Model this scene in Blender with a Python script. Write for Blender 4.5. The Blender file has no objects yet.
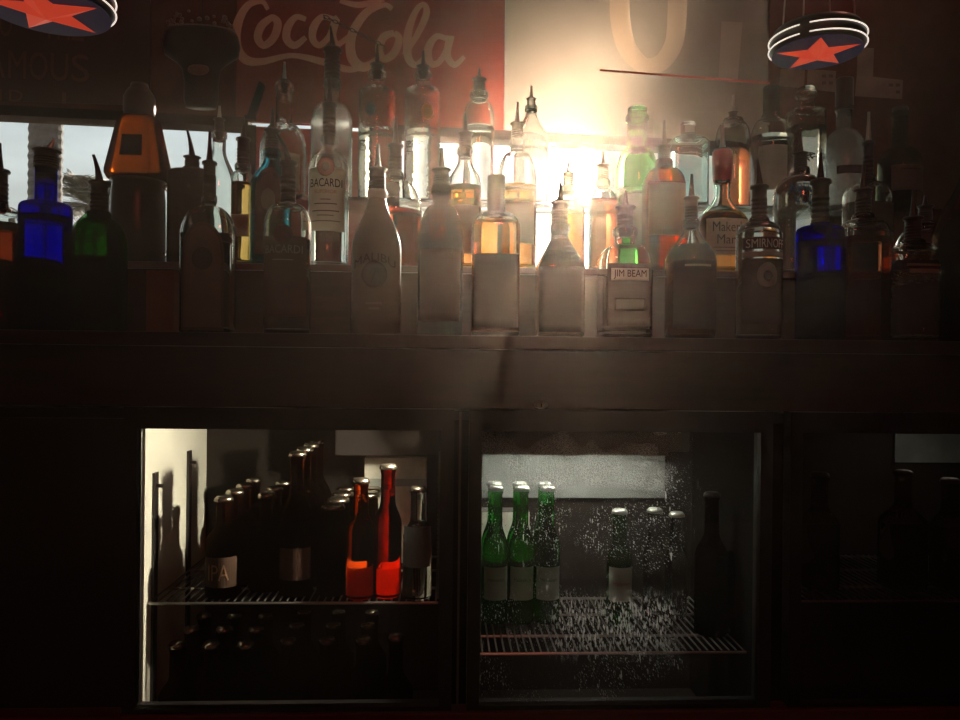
import bpy, bmesh, math, random
from mathutils import Vector, Matrix
random.seed(7)
C = bpy.context.scene
COL = C.collection
R = math.radians
F = 753.0
ZC = 1.0                       # eye height above the floor
YAW, ROLL = R(2.6), 0.011

# ------------------------------------------------------------------ camera
fwd = Vector((math.sin(YAW), math.cos(YAW), 0))
rt0 = Vector((math.cos(YAW), -math.sin(YAW), 0))
up0 = Vector((0, 0, 1))
rt = rt0 * math.cos(ROLL) + up0 * math.sin(ROLL)
up = up0 * math.cos(ROLL) - rt0 * math.sin(ROLL)
EYE = Vector((0, 0, ZC))
cd = bpy.data.cameras.new('camera')
cam = bpy.data.objects.new('camera', cd)
COL.objects.link(cam)
cd.sensor_width = 36; cd.lens = 36 * F / 960; cd.clip_start = .02; cd.clip_end = 500
M = Matrix((rt, up, -fwd)).transposed().to_4x4(); M.translation = EYE
cam.matrix_world = M
C.camera = cam

# ------------------------------------------------------------------ world: pale evening sky, low sun and its aureole
SUN_PX = (588, 164)
sund = (fwd + rt * ((SUN_PX[0] - 480) / F) + up * ((360 - SUN_PX[1]) / F)).normalized()
W = bpy.data.worlds.new('sky'); C.world = W
W.use_nodes = True
nt = W.node_tree; N = nt.nodes; L = nt.links
for n in list(N): N.remove(n)
def wn(t, **k):
    n = N.new(t)
    for a, b in k.items(): setattr(n, a, b)
    return n
def wmath(op, a, b=None):
    n = wn('ShaderNodeMath', operation=op)
    for i, v in enumerate((a, b)):
        if v is None: continue
        if isinstance(v, (int, float)): n.inputs[i].default_value = v
        else: L.new(v, n.inputs[i])
    return n.outputs[0]
tc = wn('ShaderNodeTexCoord')
dt = wn('ShaderNodeVectorMath', operation='DOT_PRODUCT')
L.new(tc.outputs['Generated'], dt.inputs[0]); dt.inputs[1].default_value = sund
dpos = wmath('MAXIMUM', dt.outputs['Value'], 0.0)
sep = wn('ShaderNodeSeparateXYZ'); L.new(tc.outputs['Generated'], sep.inputs[0])
ramp = wn('ShaderNodeValToRGB')
L.new(sep.outputs['Z'], ramp.inputs[0])
e = ramp.color_ramp.elements
e[0].position = 0.0; e[0].color = (.62, .58, .50, 1)
e[1].position = .12; e[1].color = (.66, .70, .66, 1)
x = ramp.color_ramp.elements.new(.35); x.color = (.50, .60, .62, 1)
x = ramp.color_ramp.elements.new(1.0); x.color = (.22, .33, .45, 1)
nz = wn('ShaderNodeTexNoise'); nz.inputs['Scale'].default_value = 5; nz.inputs['Detail'].default_value = 5
mp = wn('ShaderNodeMapping'); mp.inputs['Scale'].default_value = (1, 1, 4)
L.new(tc.outputs['Generated'], mp.inputs[0]); L.new(mp.outputs[0], nz.inputs[0])
cl = wn('ShaderNodeMapRange'); L.new(nz.outputs[0], cl.inputs[0])
cl.inputs[1].default_value = .35; cl.inputs[2].default_value = .75; cl.inputs[3].default_value = .9; cl.inputs[4].default_value = 1.25
bg = wn('ShaderNodeBackground'); L.new(ramp.outputs[0], bg.inputs[0]); L.new(cl.outputs[0], bg.inputs[1])
SUN_L, AUR_N, AUR_W = 30000.0, 60.0, 2.0
narrow = wmath('MULTIPLY', wmath('POWER', dpos, 750.0), AUR_N)
wide = wmath('MULTIPLY', wmath('POWER', dpos, 50.0), AUR_W)
disc = wmath('MULTIPLY', wmath('GREATER_THAN', dpos, math.cos(R(.75))), SUN_L)
tot = wmath('ADD', wmath('ADD', narrow, wide), disc)
bs = wn('ShaderNodeBackground'); bs.inputs[0].default_value = (1.0, .86, .68, 1); L.new(tot, bs.inputs[1])
ad = wn('ShaderNodeAddShader'); L.new(bg.outputs[0], ad.inputs[0]); L.new(bs.outputs[0], ad.inputs[1])
wo = wn('ShaderNodeOutputWorld'); L.new(ad.outputs[0], wo.inputs[0])
W.cycles.sampling_method = 'MANUAL'; W.cycles.sample_map_resolution = 2048

vs = C.view_settings
vs.view_transform = 'Standard'; vs.look = 'None'; vs.gamma = 1; vs.exposure = 0.0; vs.use_curve_mapping = False
cy = C.cycles
cy.max_bounces = 32; cy.transmission_bounces = 30; cy.glossy_bounces = 6; cy.diffuse_bounces = 3
cy.transparent_max_bounces = 16; cy.volume_bounces = 0
cy.sample_clamp_indirect = 6.0; cy.caustics_refractive = True; cy.blur_glossy = .5

def lamp(name, kind, loc, energy, color, **k):
    d = bpy.data.lights.new(name, kind); d.energy = energy; d.color = color
    for a, b in k.items(): setattr(d, a, b)
    o = bpy.data.objects.new(name, d); COL.objects.link(o); o.location = loc
    return o
# unseen red fill light added for the ambient, above and behind the viewer
lamp('red_fill_light', 'POINT', (0.3, -1.2, 2.3), 13.0, (1.0, .17, .10), shadow_soft_size=.15)
# fill lights added to brighten the front wall over the bottle tiers
for X_, e_ in ((-1.0, 1.3), (-0.30, 1.5), (1.25, 1.9)):
    lamp('wall_fill_light', 'POINT', (X_, 1.98, 2.46), e_, (1.0, .40, .30), shadow_soft_size=.06)

# ------------------------------------------------------------------ helpers
def ray(px, py): return fwd + rt * ((px - 480) / F) + up * ((360 - py) / F)
def P(px, py, Y):
    d = ray(px, py); return EYE + d * (Y / d.y)
WS = .083; WY = 2.30           # window wall: Y = WY + WS * X
def PW(px, py, off=0.0):
    d = ray(px, py); t = (WY - off) / (d.y - WS * d.x); return EYE + d * t
def scale_at(px, Y):
    p = P(px, 300, Y) - EYE
    return p.dot(fwd) / F
def mat(name, color=(.5, .5, .5), rough=.5, metal=0., emit=None, es=0., spec=.5, noise=None, bump=0., nscale=20):
    m = bpy.data.materials.new(name); m.use_nodes = True
    n = m.node_tree.nodes; l = m.node_tree.links; b = n['Principled BSDF']
    b.inputs['Base Color'].default_value = (*color, 1); b.inputs['Roughness'].default_value = rough
    b.inputs['Metallic'].default_value = metal; b.inputs['Specular IOR Level'].default_value = spec
    if emit: b.inputs['Emission Color'].default_value = (*emit, 1); b.inputs['Emission Strength'].default_value = es
    if noise or bump:
        t = n.new('ShaderNodeTexCoord'); z = n.new('ShaderNodeTexNoise')
        z.inputs['Scale'].default_value = nscale; z.inputs['Detail'].default_value = 6
        l.new(t.outputs['Object'], z.inputs['Vector'])
        if noise:
            r = n.new('ShaderNodeValToRGB'); l.new(z.outputs[0], r.inputs[0])
            r.color_ramp.elements[0].position = .35; r.color_ramp.elements[1].position = .68
            r.color_ramp.elements[0].color = (*color, 1); r.color_ramp.elements[1].color = (*noise, 1)
            l.new(r.outputs[0], b.inputs['Base Color'])
        if bump:
            u = n.new('ShaderNodeBump'); u.inputs['Strength'].default_value = bump; u.inputs['Distance'].default_value = .002
            l.new(z.outputs[0], u.inputs['Height']); l.new(u.outputs[0], b.inputs['Normal'])
    return m
def wood(name, c1, c2, rough=.35, sc=6):
    m = bpy.data.materials.new(name); m.use_nodes = True
    n = m.node_tree.nodes; l = m.node_tree.links; b = n['Principled BSDF']
    t = n.new('ShaderNodeTexCoord'); mp = n.new('ShaderNodeMapping'); mp.inputs['Scale'].default_value = (1, 6, 9)
    z = n.new('ShaderNodeTexNoise'); z.inputs['Scale'].default_value = sc; z.inputs['Detail'].default_value = 8; z.inputs['Distortion'].default_value = 1.2
    r = n.new('ShaderNodeValToRGB'); r.color_ramp.elements[0].color = (*c1, 1); r.color_ramp.elements[1].color = (*c2, 1)
    r.color_ramp.elements[0].position = .3; r.color_ramp.elements[1].position = .7
    l.new(t.outputs['Object'], mp.inputs[0]); l.new(mp.outputs[0], z.inputs[0]); l.new(z.outputs[0], r.inputs[0]); l.new(r.outputs[0], b.inputs['Base Color'])
    b.inputs['Roughness'].default_value = rough
    return m
def shader_mat(name, build):
    m = bpy.data.materials.new(name); m.use_nodes = True
    n = m.node_tree.nodes; l = m.node_tree.links
    for q in list(n): n.remove(q)
    o = n.new('ShaderNodeOutputMaterial')
    l.new(build(n, l), o.inputs['Surface'])
    return m
def glass(name, color, ior=1.5, rough=0., bump=0., bscale=60):
    def f(n, l):
        g = n.new('ShaderNodeBsdfGlass'); g.inputs['Color'].default_value = (*color, 1)
        g.inputs['IOR'].default_value = ior; g.inputs['Roughness'].default_value = rough
        if bump:
            t = n.new('ShaderNodeTexCoord'); z = n.new('ShaderNodeTexNoise'); z.inputs['Scale'].default_value = bscale
            u = n.new('ShaderNodeBump'); u.inputs['Strength'].default_value = bump; u.inputs['Distance'].default_value = .003
            l.new(t.outputs['Object'], z.inputs[0]); l.new(z.outputs[0], u.inputs['Height']); l.new(u.outputs[0], g.inputs['Normal'])
        return g.outputs[0]
    return shader_mat(name, f)
def thin(name, color=(1, 1, 1), refl=.06, rough=0.):
    def f(n, l):
        t = n.new('ShaderNodeBsdfTransparent'); t.inputs[0].default_value = (*color, 1)
        g = n.new('ShaderNodeBsdfGlossy'); g.inputs['Roughness'].default_value = rough
        fr = n.new('ShaderNodeFresnel'); fr.inputs[0].default_value = 1.3
        x = n.new('ShaderNodeMixShader'); l.new(fr.outputs[0], x.inputs[0]); l.new(t.outputs[0], x.inputs[1]); l.new(g.outputs[0], x.inputs[2])
        return x.outputs[0]
    return shader_mat(name, f)
def paper(name, color, tr=.35, noise=None):
    def f(n, l):
        d = n.new('ShaderNodeBsdfDiffuse'); t = n.new('ShaderNodeBsdfTranslucent')
        for q in (d, t): q.inputs[0].default_value = (*color, 1)
        x = n.new('ShaderNodeMixShader'); x.inputs[0].default_value = tr
        l.new(d.outputs[0], x.inputs[1]); l.new(t.outputs[0], x.inputs[2])
        if noise:
            tcx = n.new('ShaderNodeTexCoord'); z = n.new('ShaderNodeTexNoise'); z.inputs['Scale'].default_value = 14; z.inputs['Detail'].default_value = 5
            r = n.new('ShaderNodeValToRGB'); r.color_ramp.elements[0].color = (*color, 1); r.color_ramp.elements[1].color = (*noise, 1)
            r.color_ramp.elements[0].position = .4; r.color_ramp.elements[1].position = .65
            l.new(tcx.outputs['Object'], z.inputs[0]); l.new(z.outputs[0], r.inputs[0])
            for q in (d, t): l.new(r.outputs[0], q.inputs[0])
        return x.outputs[0]
    return shader_mat(name, f)
def glare_panel(name, color, noise, rough=.42, solid=.35):
    """painted, frosted glazing: scatters what shines through it"""
    def f(n, l):
        g = n.new('ShaderNodeBsdfRefraction'); g.inputs['Roughness'].default_value = rough; g.inputs['IOR'].default_value = 1.45
        d = n.new('ShaderNodeBsdfDiffuse')
        tcx = n.new('ShaderNodeTexCoord'); z = n.new('ShaderNodeTexNoise'); z.inputs['Scale'].default_value = 5; z.inputs['Detail'].default_value = 6
        r = n.new('ShaderNodeValToRGB'); r.color_ramp.elements[0].color = (*color, 1); r.color_ramp.elements[1].color = (*noise, 1)
        r.color_ramp.elements[0].position = .35; r.color_ramp.elements[1].position = .7
        l.new(tcx.outputs['Object'], z.inputs[0]); l.new(z.outputs[0], r.inputs[0])
        l.new(r.outputs[0], g.inputs[0]); l.new(r.outputs[0], d.inputs[0])
        x = n.new('ShaderNodeMixShader'); x.inputs[0].default_value = solid
        l.new(g.outputs[0], x.inputs[1]); l.new(d.outputs[0], x.inputs[2])
        return x.outputs[0]
    return shader_mat(name, f)

def link(name, me, m=None, parent=None, smooth=False):
    if isinstance(me, bmesh.types.BMesh):
        b = me; me = bpy.data.meshes.new(name); b.to_mesh(me); b.free()
    o = bpy.data.objects.new(name, me); COL.objects.link(o)
    if m: me.materials.append(m)
    if smooth:
        for p in me.polygons: p.use_smooth = True
    if parent: o.parent = parent
    return o
def tag(o, label=None, cat=None, group=None, kind=None):
    if label: o['label'] = label
    if cat: o['category'] = cat
    if group: o['group'] = group
    if kind: o['kind'] = kind
    return o
def empty(name, loc, rz=0):
    o = bpy.data.objects.new(name, None); COL.objects.link(o); o.location = loc; o.rotation_euler.z = rz
    o.empty_display_size = .05
    return o
def box(bm, a, b, M4=None):
    x0, y0, z0 = a; x1, y1, z1 = b
    v = [bm.verts.new(q) for q in ((x0,y0,z0),(x1,y0,z0),(x1,y1,z0),(x0,y1,z0),(x0,y0,z1),(x1,y0,z1),(x1,y1,z1),(x0,y1,z1))]
    if M4:
        for q in v: q.co = M4 @ q.co
    for f in ((0,3,2,1),(4,5,6,7),(0,1,5,4),(1,2,6,5),(2,3,7,6),(3,0,4,7)): bm.faces.new([v[i] for i in f])
    return v
def boxo(name, a, b, m, parent=None, bevel=0.):
    bm = bmesh.new(); box(bm, a, b)
    if bevel: bmesh.ops.bevel(bm, geom=bm.edges[:], offset=bevel, segments=2, affect='EDGES', profile=.6)
    return link(name, bm, m, parent)
def quadprism(bm, pts, thick):
    """pts: 4 front points; thick: vector"""
    a = [bm.verts.new(p) for p in pts]; b = [bm.verts.new(Vector(p) + thick) for p in pts]
    n = len(a)
    bm.faces.new(a); bm.faces.new(b[::-1])
    for i in range(n): bm.faces.new((a[i], b[i], b[(i+1) % n], a[(i+1) % n]))
    bmesh.ops.recalc_face_normals(bm, faces=bm.faces[:])
def tube(bm, pts, rad, seg=10, caps=True):
    pts = [Vector(p) for p in pts]; rads = rad if isinstance(rad, (list, tuple)) else [rad] * len(pts)
    rings = []; prev = None
    for i, p in enumerate(pts):
        t = (pts[min(i+1, len(pts)-1)] - pts[max(i-1, 0)]).normalized()
        a = prev if prev else (Vector((1, 0, 0)) if abs(t.x) < .9 else Vector((0, 1, 0)))
        u = (a - t * a.dot(t)).normalized(); w = t.cross(u); prev = u
        rings.append([bm.verts.new(p + (u * math.cos(k*2*math.pi/seg) + w * math.sin(k*2*math.pi/seg)) * rads[i]) for k in range(seg)])
    for A, B in zip(rings, rings[1:]):
        for k in range(seg): bm.faces.new((A[k], A[(k+1)%seg], B[(k+1)%seg], B[k]))
    if caps: bm.faces.new(rings[0][::-1]); bm.faces.new(rings[-1])
def lathe(bm, prof, seg=32, n=None, ratio=None, closed_ends=True):
    """prof: (r, z); n(i)/ratio(i) exponent and depth ratio"""
    rings = []
    for i, (r, z) in enumerate(prof):
        e = n[i] if n else 2; q = ratio[i] if ratio else 1
        ring = []
        for k in range(seg):
            th = 2*math.pi*k/seg
            c, s = math.cos(th), math.sin(th)
            xx = math.copysign(abs(c)**(2/e), c) * r; yy = math.copysign(abs(s)**(2/e), s) * r * q
            ring.append(bm.verts.new((xx, yy, z)))
        rings.append(ring)
    for A, B in zip(rings, rings[1:]):
        for k in range(seg): bm.faces.new((A[k], A[(k+1)%seg], B[(k+1)%seg], B[k]))
    if closed_ends:
        bm.faces.new(rings[0][::-1]); bm.faces.new(rings[-1])
    return rings
_tcache = {}
def text_geo(s, size=1.0, shear=0., bold=0.):
    key = (s, shear, bold)
    if key not in _tcache:
        cu = bpy.data.curves.new('t', 'FONT'); cu.body = s; cu.size = 1; cu.align_x = 'CENTER'; cu.shear = shear; cu.offset = bold
        cu.resolution_u = 4
        o = bpy.data.objects.new('t', cu); COL.objects.link(o)
        bpy.context.view_layer.update()
        ev = o.evaluated_get(bpy.context.evaluated_depsgraph_get()); me = ev.to_mesh()
        vs_ = [(v.co.x, v.co.y) for v in me.vertices]; fs = [tuple(p.vertices) for p in me.polygons]
        ev.to_mesh_clear(); bpy.data.objects.remove(o); bpy.data.curves.remove(cu)
        xs = [v[0] for v in vs_]; ys = [v[1] for v in vs_]
        w = max(xs) - min(xs); h = max(ys) - min(ys); cx = (max(xs)+min(xs))/2
        _tcache[key] = ([((a - cx)/w, (b - min(ys))/h) for a, b in vs_], fs)
    return _tcache[key]
def flat_text(name, s, origin, ux, uz, w, h, m, parent, off, bold=0, shear=0):
    """text centred at origin, width w along ux, height h along uz, raised by off and 1 mm thick"""
    vs_, fs = text_geo(s, shear=shear, bold=bold)
    bm = bmesh.new()
    nrm = off.normalized()
    v0 = [bm.verts.new(origin + ux*(a*w) + uz*((b-.5)*h) + off) for a, b in vs_]
    for f in fs: bm.faces.new([v0[i] for i in f])
    r = bmesh.ops.extrude_face_region(bm, geom=bm.faces[:])
    bmesh.ops.translate(bm, verts=[q for q in r['geom'] if isinstance(q, bmesh.types.BMVert)], vec=nrm*.001)
    bmesh.ops.recalc_face_normals(bm, faces=bm.faces[:])
    return link(name, bm, m, parent)

# ------------------------------------------------------------------ materials
M_wall = mat('dark red brown painted wall', (.050, .019, .015), .9, spec=.1, noise=(.075, .028, .022), bump=.2, nscale=9)
M_red = mat('faded red painted wall', (.30, .035, .028), .7, noise=(.20, .03, .025), nscale=6)
M_dark = wood('black stained wood', (.016, .006, .004), (.032, .011, .007), .5)
M_riser = wood('dark mahogany', (.030, .010, .006), (.050, .018, .010), .45)
M_ledge = wood('red mahogany', (.10, .022, .010), (.16, .035, .018), .3)
M_frame = mat('black window frame', (.010, .006, .005), .9, spec=.05)
M_floor = mat('dark floor tile', (.03, .02, .018), .5, noise=(.05, .03, .025), nscale=3)
M_ceil = mat('smoke brown ceiling', (.06, .035, .028), .9, noise=(.05, .03, .02))
M_black = mat('black plastic', (.010, .008, .008), .4)
M_rub = mat('dark pourer rubber', (.022, .014, .012), .45)
M_steel = mat('brushed steel', (.35, .33, .30), .28, 1.0)
M_dsteel = mat('dark steel', (.05, .045, .042), .4, .8)
M_pane = thin('window pane')

# ------------------------------------------------------------------ room
def struct(o): o['kind'] = 'structure'; return o
XL, XR, YB, ZT = -2.4, 2.6, -2.2, 2.62
struct(boxo('floor', (XL-.1, YB-.1, -.05), (XR+.1, 2.75, 0), M_floor))
struct(boxo('ceiling', (XL-.1, YB-.1, ZT), (XR+.1, 2.75, ZT+.08), M_ceil))
struct(boxo('wall_left', (XL-.1, YB-.1, 0), (XL, 2.3, ZT), M_wall))
struct(boxo('wall_right', (XR, YB-.1, 0), (XR+.1, 2.75, ZT), M_wall))
struct(boxo('wall_back', (XL, YB-.1, 0), (XR, YB, ZT), M_wall))

# window wall in its own plane: u along the wall, z up
wu = Vector((1, WS, 0)).normalized(); wnrm = Vector((WS, -1, 0)).normalized()   # towards the room
def U(px, py=200): p = PW(px, py); return p.x / wu.x
def wpt(u, z, off=0): return Vector((0, WY, 0)) + wu*u + Vector((0, 0, z)) + wnrm*off
def wslab(name, u0, u1, z0, z1, m, t=.10, off=0, parent=None):
    bm = bmesh.new()
    quadprism(bm, [wpt(u0, z0, off), wpt(u1, z0, off), wpt(u1, z1, off), wpt(u0, z1, off)], -wnrm*t)
    return link(name, bm, m, parent)
zt = (PW(0, 114).z + PW(240, 125).z + PW(440, 134).z + PW(640, 147).z) / 4
zb = 1.22
uA, uB = U(-160), U(248)      # window 1
uC, uD = U(397), U(836)       # window 2
uL, uR = XL / wu.x, XR / wu.x
uE = U(770, 60)               # end of the frosted panels
u_red0, u_red1 = U(236, 60), U(505, 60)
struct(wslab('wall_front', uL, uR, 0, zb, M_wall))
struct(wslab('wall_front_left', uL, uA, zb, zt, M_wall))
struct(wslab('wall_front_centre', uB, uC, zb, zt, M_red))
struct(wslab('wall_front_right', uD, uR, zb, zt, M_wall))
struct(wslab('wall_front_upper_left', uL, u_red0, zt, ZT, M_wall, t=.03))
struct(wslab('wall_front_upper_right', uE, uR, zt, ZT, M_wall, t=.03))
for nm, a, b in (('window_1', uA, uB), ('window_2', uC, uD)):
    bm = bmesh.new(); w = .022
    for (p, q, r, s) in ((a, b, zt-.006, zt+w), (a, b, zb-w, zb+w), (a-w, a+.012, zb, zt), (b-.012, b+w, zb, zt)):
        quadprism(bm, [wpt(p, r, .012), wpt(q, r, .012), wpt(q, s, .012), wpt(p, s, .012)], -wnrm*.07)
    fo = struct(link(nm, bm, M_frame))
    wslab('window_pane', a, b, zb, zt, M_pane, .004, -.03, fo)

# painted signs above the windows, made translucent to show the sun's glare
M_pred = glare_panel('red translucent glare panel', (.20, .056, .045), (.165, .047, .038), .38, .5)
M_pgrey = glare_panel('grey translucent glare panel', (.205, .18, .155), (.235, .21, .18), .39, .4)
def worn_paint(name, color, cover):
    def f(n, l):
        d = n.new('ShaderNodeBsdfDiffuse'); d.inputs[0].default_value = (*color, 1); t = n.new('ShaderNodeBsdfTransparent')
        x = n.new('ShaderNodeMixShader'); x.inputs[0].default_value = cover
        l.new(t.outputs[0], x.inputs[1]); l.new(d.outputs[0], x.inputs[2]); return x.outputs[0]
    return shader_mat(name, f)
M_cream = worn_paint('cream sign paint', (.85, .62, .45), .30)
M_creamd = worn_paint('faded cream sign paint', (.80, .55, .40), .42)
sg = empty('soft_drink_sign', wpt((u_red0+u_red1)/2, zt+.02))
sg['label'] = 'large red painted sign with cream cursive lettering above the windows'; sg['category'] = 'sign'
def child_slab(name, par, *a, **k):
    o = wslab(name, *a, **k); o.parent = par; o.matrix_parent_inverse = Matrix.Translation(par.location).inverted(); return o
child_slab('sign_panel', sg, u_red0, u_red1, zt+.016, ZT-.001, M_pred, t=.012, off=-.01)
# cursive lettering drawn as brush strokes in photo pixels
def stroke(bm, pts, w, off=.004, n=10, thick=.0015):
    """Catmull-Rom through pts (px,py[,width]) on the wall plane, flat ribbon 1.5 mm thick"""
    q = [p if len(p) == 3 else (p[0], p[1], w) for p in pts]
    q = [q[0]] + q + [q[-1]]; out = []
    for i in range(1, len(q)-2):
        for k in range(n):
            t = k/n
            out.append([.5*((2*q[i][j]) + (-q[i-1][j]+q[i+1][j])*t + (2*q[i-1][j]-5*q[i][j]+4*q[i+1][j]-q[i+2][j])*t*t + (-q[i-1][j]+3*q[i][j]-3*q[i+1][j]+q[i+2][j])*t**3) for j in range(3)])
    out.append(list(q[-2]))
    Lv, Rv = [], []
    for i, p in enumerate(out):
        a = out[max(i-1, 0)]; b = out[min(i+1, len(out)-1)]
        dx, dy = b[0]-a[0], b[1]-a[1]; d = math.hypot(dx, dy) or 1
        nx, ny = -dy/d*p[2]/2, dx/d*p[2]/2
        Lv.append(PW(p[0]+nx, p[1]+ny)+wnrm*off); Rv.append(PW(p[0]-nx, p[1]-ny)+wnrm*off)
    l0 = [bm.verts.new(v) for v in Lv]; r0 = [bm.verts.new(v) for v in Rv]
    bk = -wnrm*thick
    l1 = [bm.verts.new(v+bk) for v in Lv]; r1 = [bm.verts.new(v+bk) for v in Rv]
    bm.faces.new((l0[0], l1[0], r1[0], r0[0])); bm.faces.new((l0[-1], r0[-1], r1[-1], l1[-1]))
    for i in range(len(l0)-1):
        bm.faces.new((l0[i], r0[i], r0[i+1], l0[i+1])); bm.faces.new((l1[i+1], r1[i+1], r1[i], l1[i]))
        bm.faces.new((l0[i+1], l1[i+1], l1[i], l0[i])); bm.faces.new((r0[i], r1[i], r1[i+1], r0[i+1]))
STR = [
 [(268,10,4),(262,2,5),(248,6,7),(238,24,9),(237,46,9),(246,60,9),(262,62,7),(292,56,5),(322,62,7),(350,70,6),(372,64,3)],   # C and its swash
 [(272,18,6),(262,26,8),(258,38,8),(264,46,7),(274,38,8),(278,24,8),(272,18,6),(266,24,4)],      # o
 [(306,20,5),(296,18,6),(288,28,8),(287,40,8),(295,46,7),(306,38,5)],                            # c
 [(334,20,5),(322,18,6),(314,28,8),(313,40,7),(320,46,6),(330,36,6),(336,20,8),(333,36,7),(338,45,6),(350,36,4)], # a
 [(392,10,5),(384,6,5),(366,14,8),(352,36,9),(352,58,10),(364,68,9),(380,58,5)],                 # C
 [(340,2,4),(360,6,6),(384,0,5)],
 [(394,34,6),(384,38,8),(379,50,8),(384,60,7),(394,54,8),(399,40,7),(394,34,6)],                 # o
 [(404,56,5),(416,38,6),(426,16,7),(424,6,5),(416,12,6),(408,34,8),(408,58,8),(416,66,6),(426,56,4)],  # l
 [(446,40,5),(436,38,6),(428,50,8),(430,64,7),(438,64,6),(446,52,6),(450,38,8),(447,56,7),(454,66,6),(464,58,4)], # a
]
for i, s in enumerate(STR):
    bm = bmesh.new(); stroke(bm, s, 7, off=.004+.0008*i)
    bmesh.ops.recalc_face_normals(bm, faces=bm.faces[:])
    o = link('lettering_stroke', bm, M_creamd); o.parent = sg; o.matrix_parent_inverse = Matrix.Translation(sg.location).inverted()
# the grey sign with two giant letters
sg2 = empty('block_letter_sign', wpt((u_red1+uE)/2, zt+.02))
sg2['label'] = 'grey painted sign with two giant cream block letters above the right window'; sg2['category'] = 'sign'
child_slab('sign_panel', sg2, u_red1+.002, uE, zt+.016, ZT-.001, M_pgrey, t=.012, off=-.01)
def wpoly(name, par, pix, m, off=.004, t=.0015):
    bm = bmesh.new(); quadprism(bm, [PW(x_, y_, off) for x_, y_ in pix], -wnrm*t)
    bmesh.ops.triangulate(bm, faces=[f for f in bm.faces if len(f.verts) > 4])
    o = link(name, bm, m); o.parent = par; o.matrix_parent_inverse = Matrix.Translation(par.location).inverted(); return o
M_pcream = glare_panel('cream translucent glare panel', (.33, .27, .215), (.30, .24, .19), .39, .45)
pan2 = [c for c in sg2.children if c.name.startswith('sign_panel')][0]
def letter_insert(build):
    o2 = []
    for off, th in ((.01, .05), (-.0098, .0124)):
        bm = bmesh.new(); build(bm, off, th); bmesh.ops.recalc_face_normals(bm, faces=bm.faces[:]); o2.append(link('letter', bm, M_pcream))
    cut, ins = o2
    md = pan2.modifiers.new('cut', 'BOOLEAN'); md.operation = 'DIFFERENCE'; md.object = cut; md.solver = 'EXACT'
    bpy.context.view_layer.update()
    me = bpy.data.meshes.new_from_object(pan2.evaluated_get(bpy.context.evaluated_depsgraph_get()))
    pan2.modifiers.clear(); pan2.data = me; bpy.data.objects.remove(cut)
    for o_, sc_ in ((pan2, .9), (ins, .9)):
        b_ = bmesh.new(); b_.from_mesh(o_.data)
        bmesh.ops.delete(b_, geom=[f for f in b_.faces if abs(f.normal.dot(wnrm)) < .5], context='FACES_ONLY'); b_.to_mesh(o_.data); b_.free()
    ins.name = 'letter'; ins.parent = sg2; ins.matrix_parent_inverse = Matrix.Translation(sg2.location).inverted()
letter_insert(lambda bm, off, th: stroke(bm, [(621,-14,20),(621,15,20),(627,44,19),(640,61,17),(650,65,16),(664,60,17),(675,42,18),(678,18,19),(679,-14,20)], 18, off=off, thick=th))
letter_insert(lambda bm, off, th: quadprism(bm, [PW(x_, y_)+wnrm*off for x_, y_ in [(723,20),(744,21),(739,79),(720,77)]], -wnrm*th))
wpoly('painted_line', sg2, [(600,69),(770,82),(770,84),(600,71)], mat('red sign paint', (.45, .10, .07), .6), .005)

# left sign with block words, on dark board
M_board = mat('near black sign board', (.018, .008, .007), .8, noise=(.030, .012, .010), nscale=8)
M_faint = mat('faded brown lettering', (.085, .036, .022), .8)
sg3 = empty('block_word_sign', PW(20, 60))
sg3['label'] = 'dark board sign with faded brown block words above the left window'; sg3['category'] = 'sign'
wpoly('board', sg3, [(-120,-60),(150,-60),(150,105),(-120,96)], M_board, .012, .010)
def wtext(s, cx, cy, w, h, m, par, off=.0125, bold=0):
    o_ = PW(cx, cy); sc_ = (PW(cx+10, cy) - o_).length / 10
    n_ = len(s)
    for i, chx in enumerate(s):
        if chx == ' ': continue
        o = flat_text('letter', chx, o_ + wu*((i+.5)/n_-.5)*w*sc_, wu, Vector((0, 0, 1)), w*sc_/n_*(.25 if chx == 'I' else .84), h*sc_, m, None, wnrm*off, bold)
        o.parent = par; o.matrix_parent_inverse = Matrix.Translation(par.location).inverted()
wtext('FAMOUS', 30, 67, 126, 29, M_faint, sg3, bold=0)
wtext('O  THE', 44, 28, 86, 26, M_faint, sg3, bold=0)
wtext('ID  I', 34, 98, 80, 12, M_faint, sg3)
# cards pinned on the wall at the right
M_card = paper('faded card', (.17, .12, .10), .2, (.13, .09, .075))
M_ink = mat('dark ink', (.03, .02, .018), .7)
for pix, lab, dots in (([(781,69),(805,70),(804,88),(779,86)], 'small blank pale card pinned left of the others under the star lamp', 0),
                 ([(808,69),(836,71),(835,92),(807,89)], 'pale card with dark dots pinned under the star lamp', 4),
                 ([(857,75),(903,80),(902,99),(855,96)], 'wide pale card on the wall right of the star lamp', 3),
                 ([(858,48),(874,48),(873,77),(857,75)], 'tall narrow pale card above the wide one right of the star lamp', 0)):
    bm = bmesh.new(); o0 = sum((PW(x_, y_, 0) for x_, y_ in pix), Vector())/4
    quadprism(bm, [PW(x_, y_, .0145) - o0 for x_, y_ in pix], -wnrm*.0015)
    root = empty('wall_card', o0); tag(root, lab, 'card', 'cards pinned on the wall')
    link('card_sheet', bm, M_card, root)
    if dots:
        bm = bmesh.new()
        for k in range(dots):
            cx_ = pix[1][0]-5 - 7*(k % 2); cy_ = pix[1][1]+5+7*(k//2)
            quadprism(bm, [PW(cx_+a*2, cy_+b*1.5, .0155)-o0 for a, b in ((-1,-1),(1,-1),(1,1),(-1,1))], -wnrm*.0008)
        link('printed_marks', bm, M_ink, root)['kind'] = 'stuff'

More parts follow.
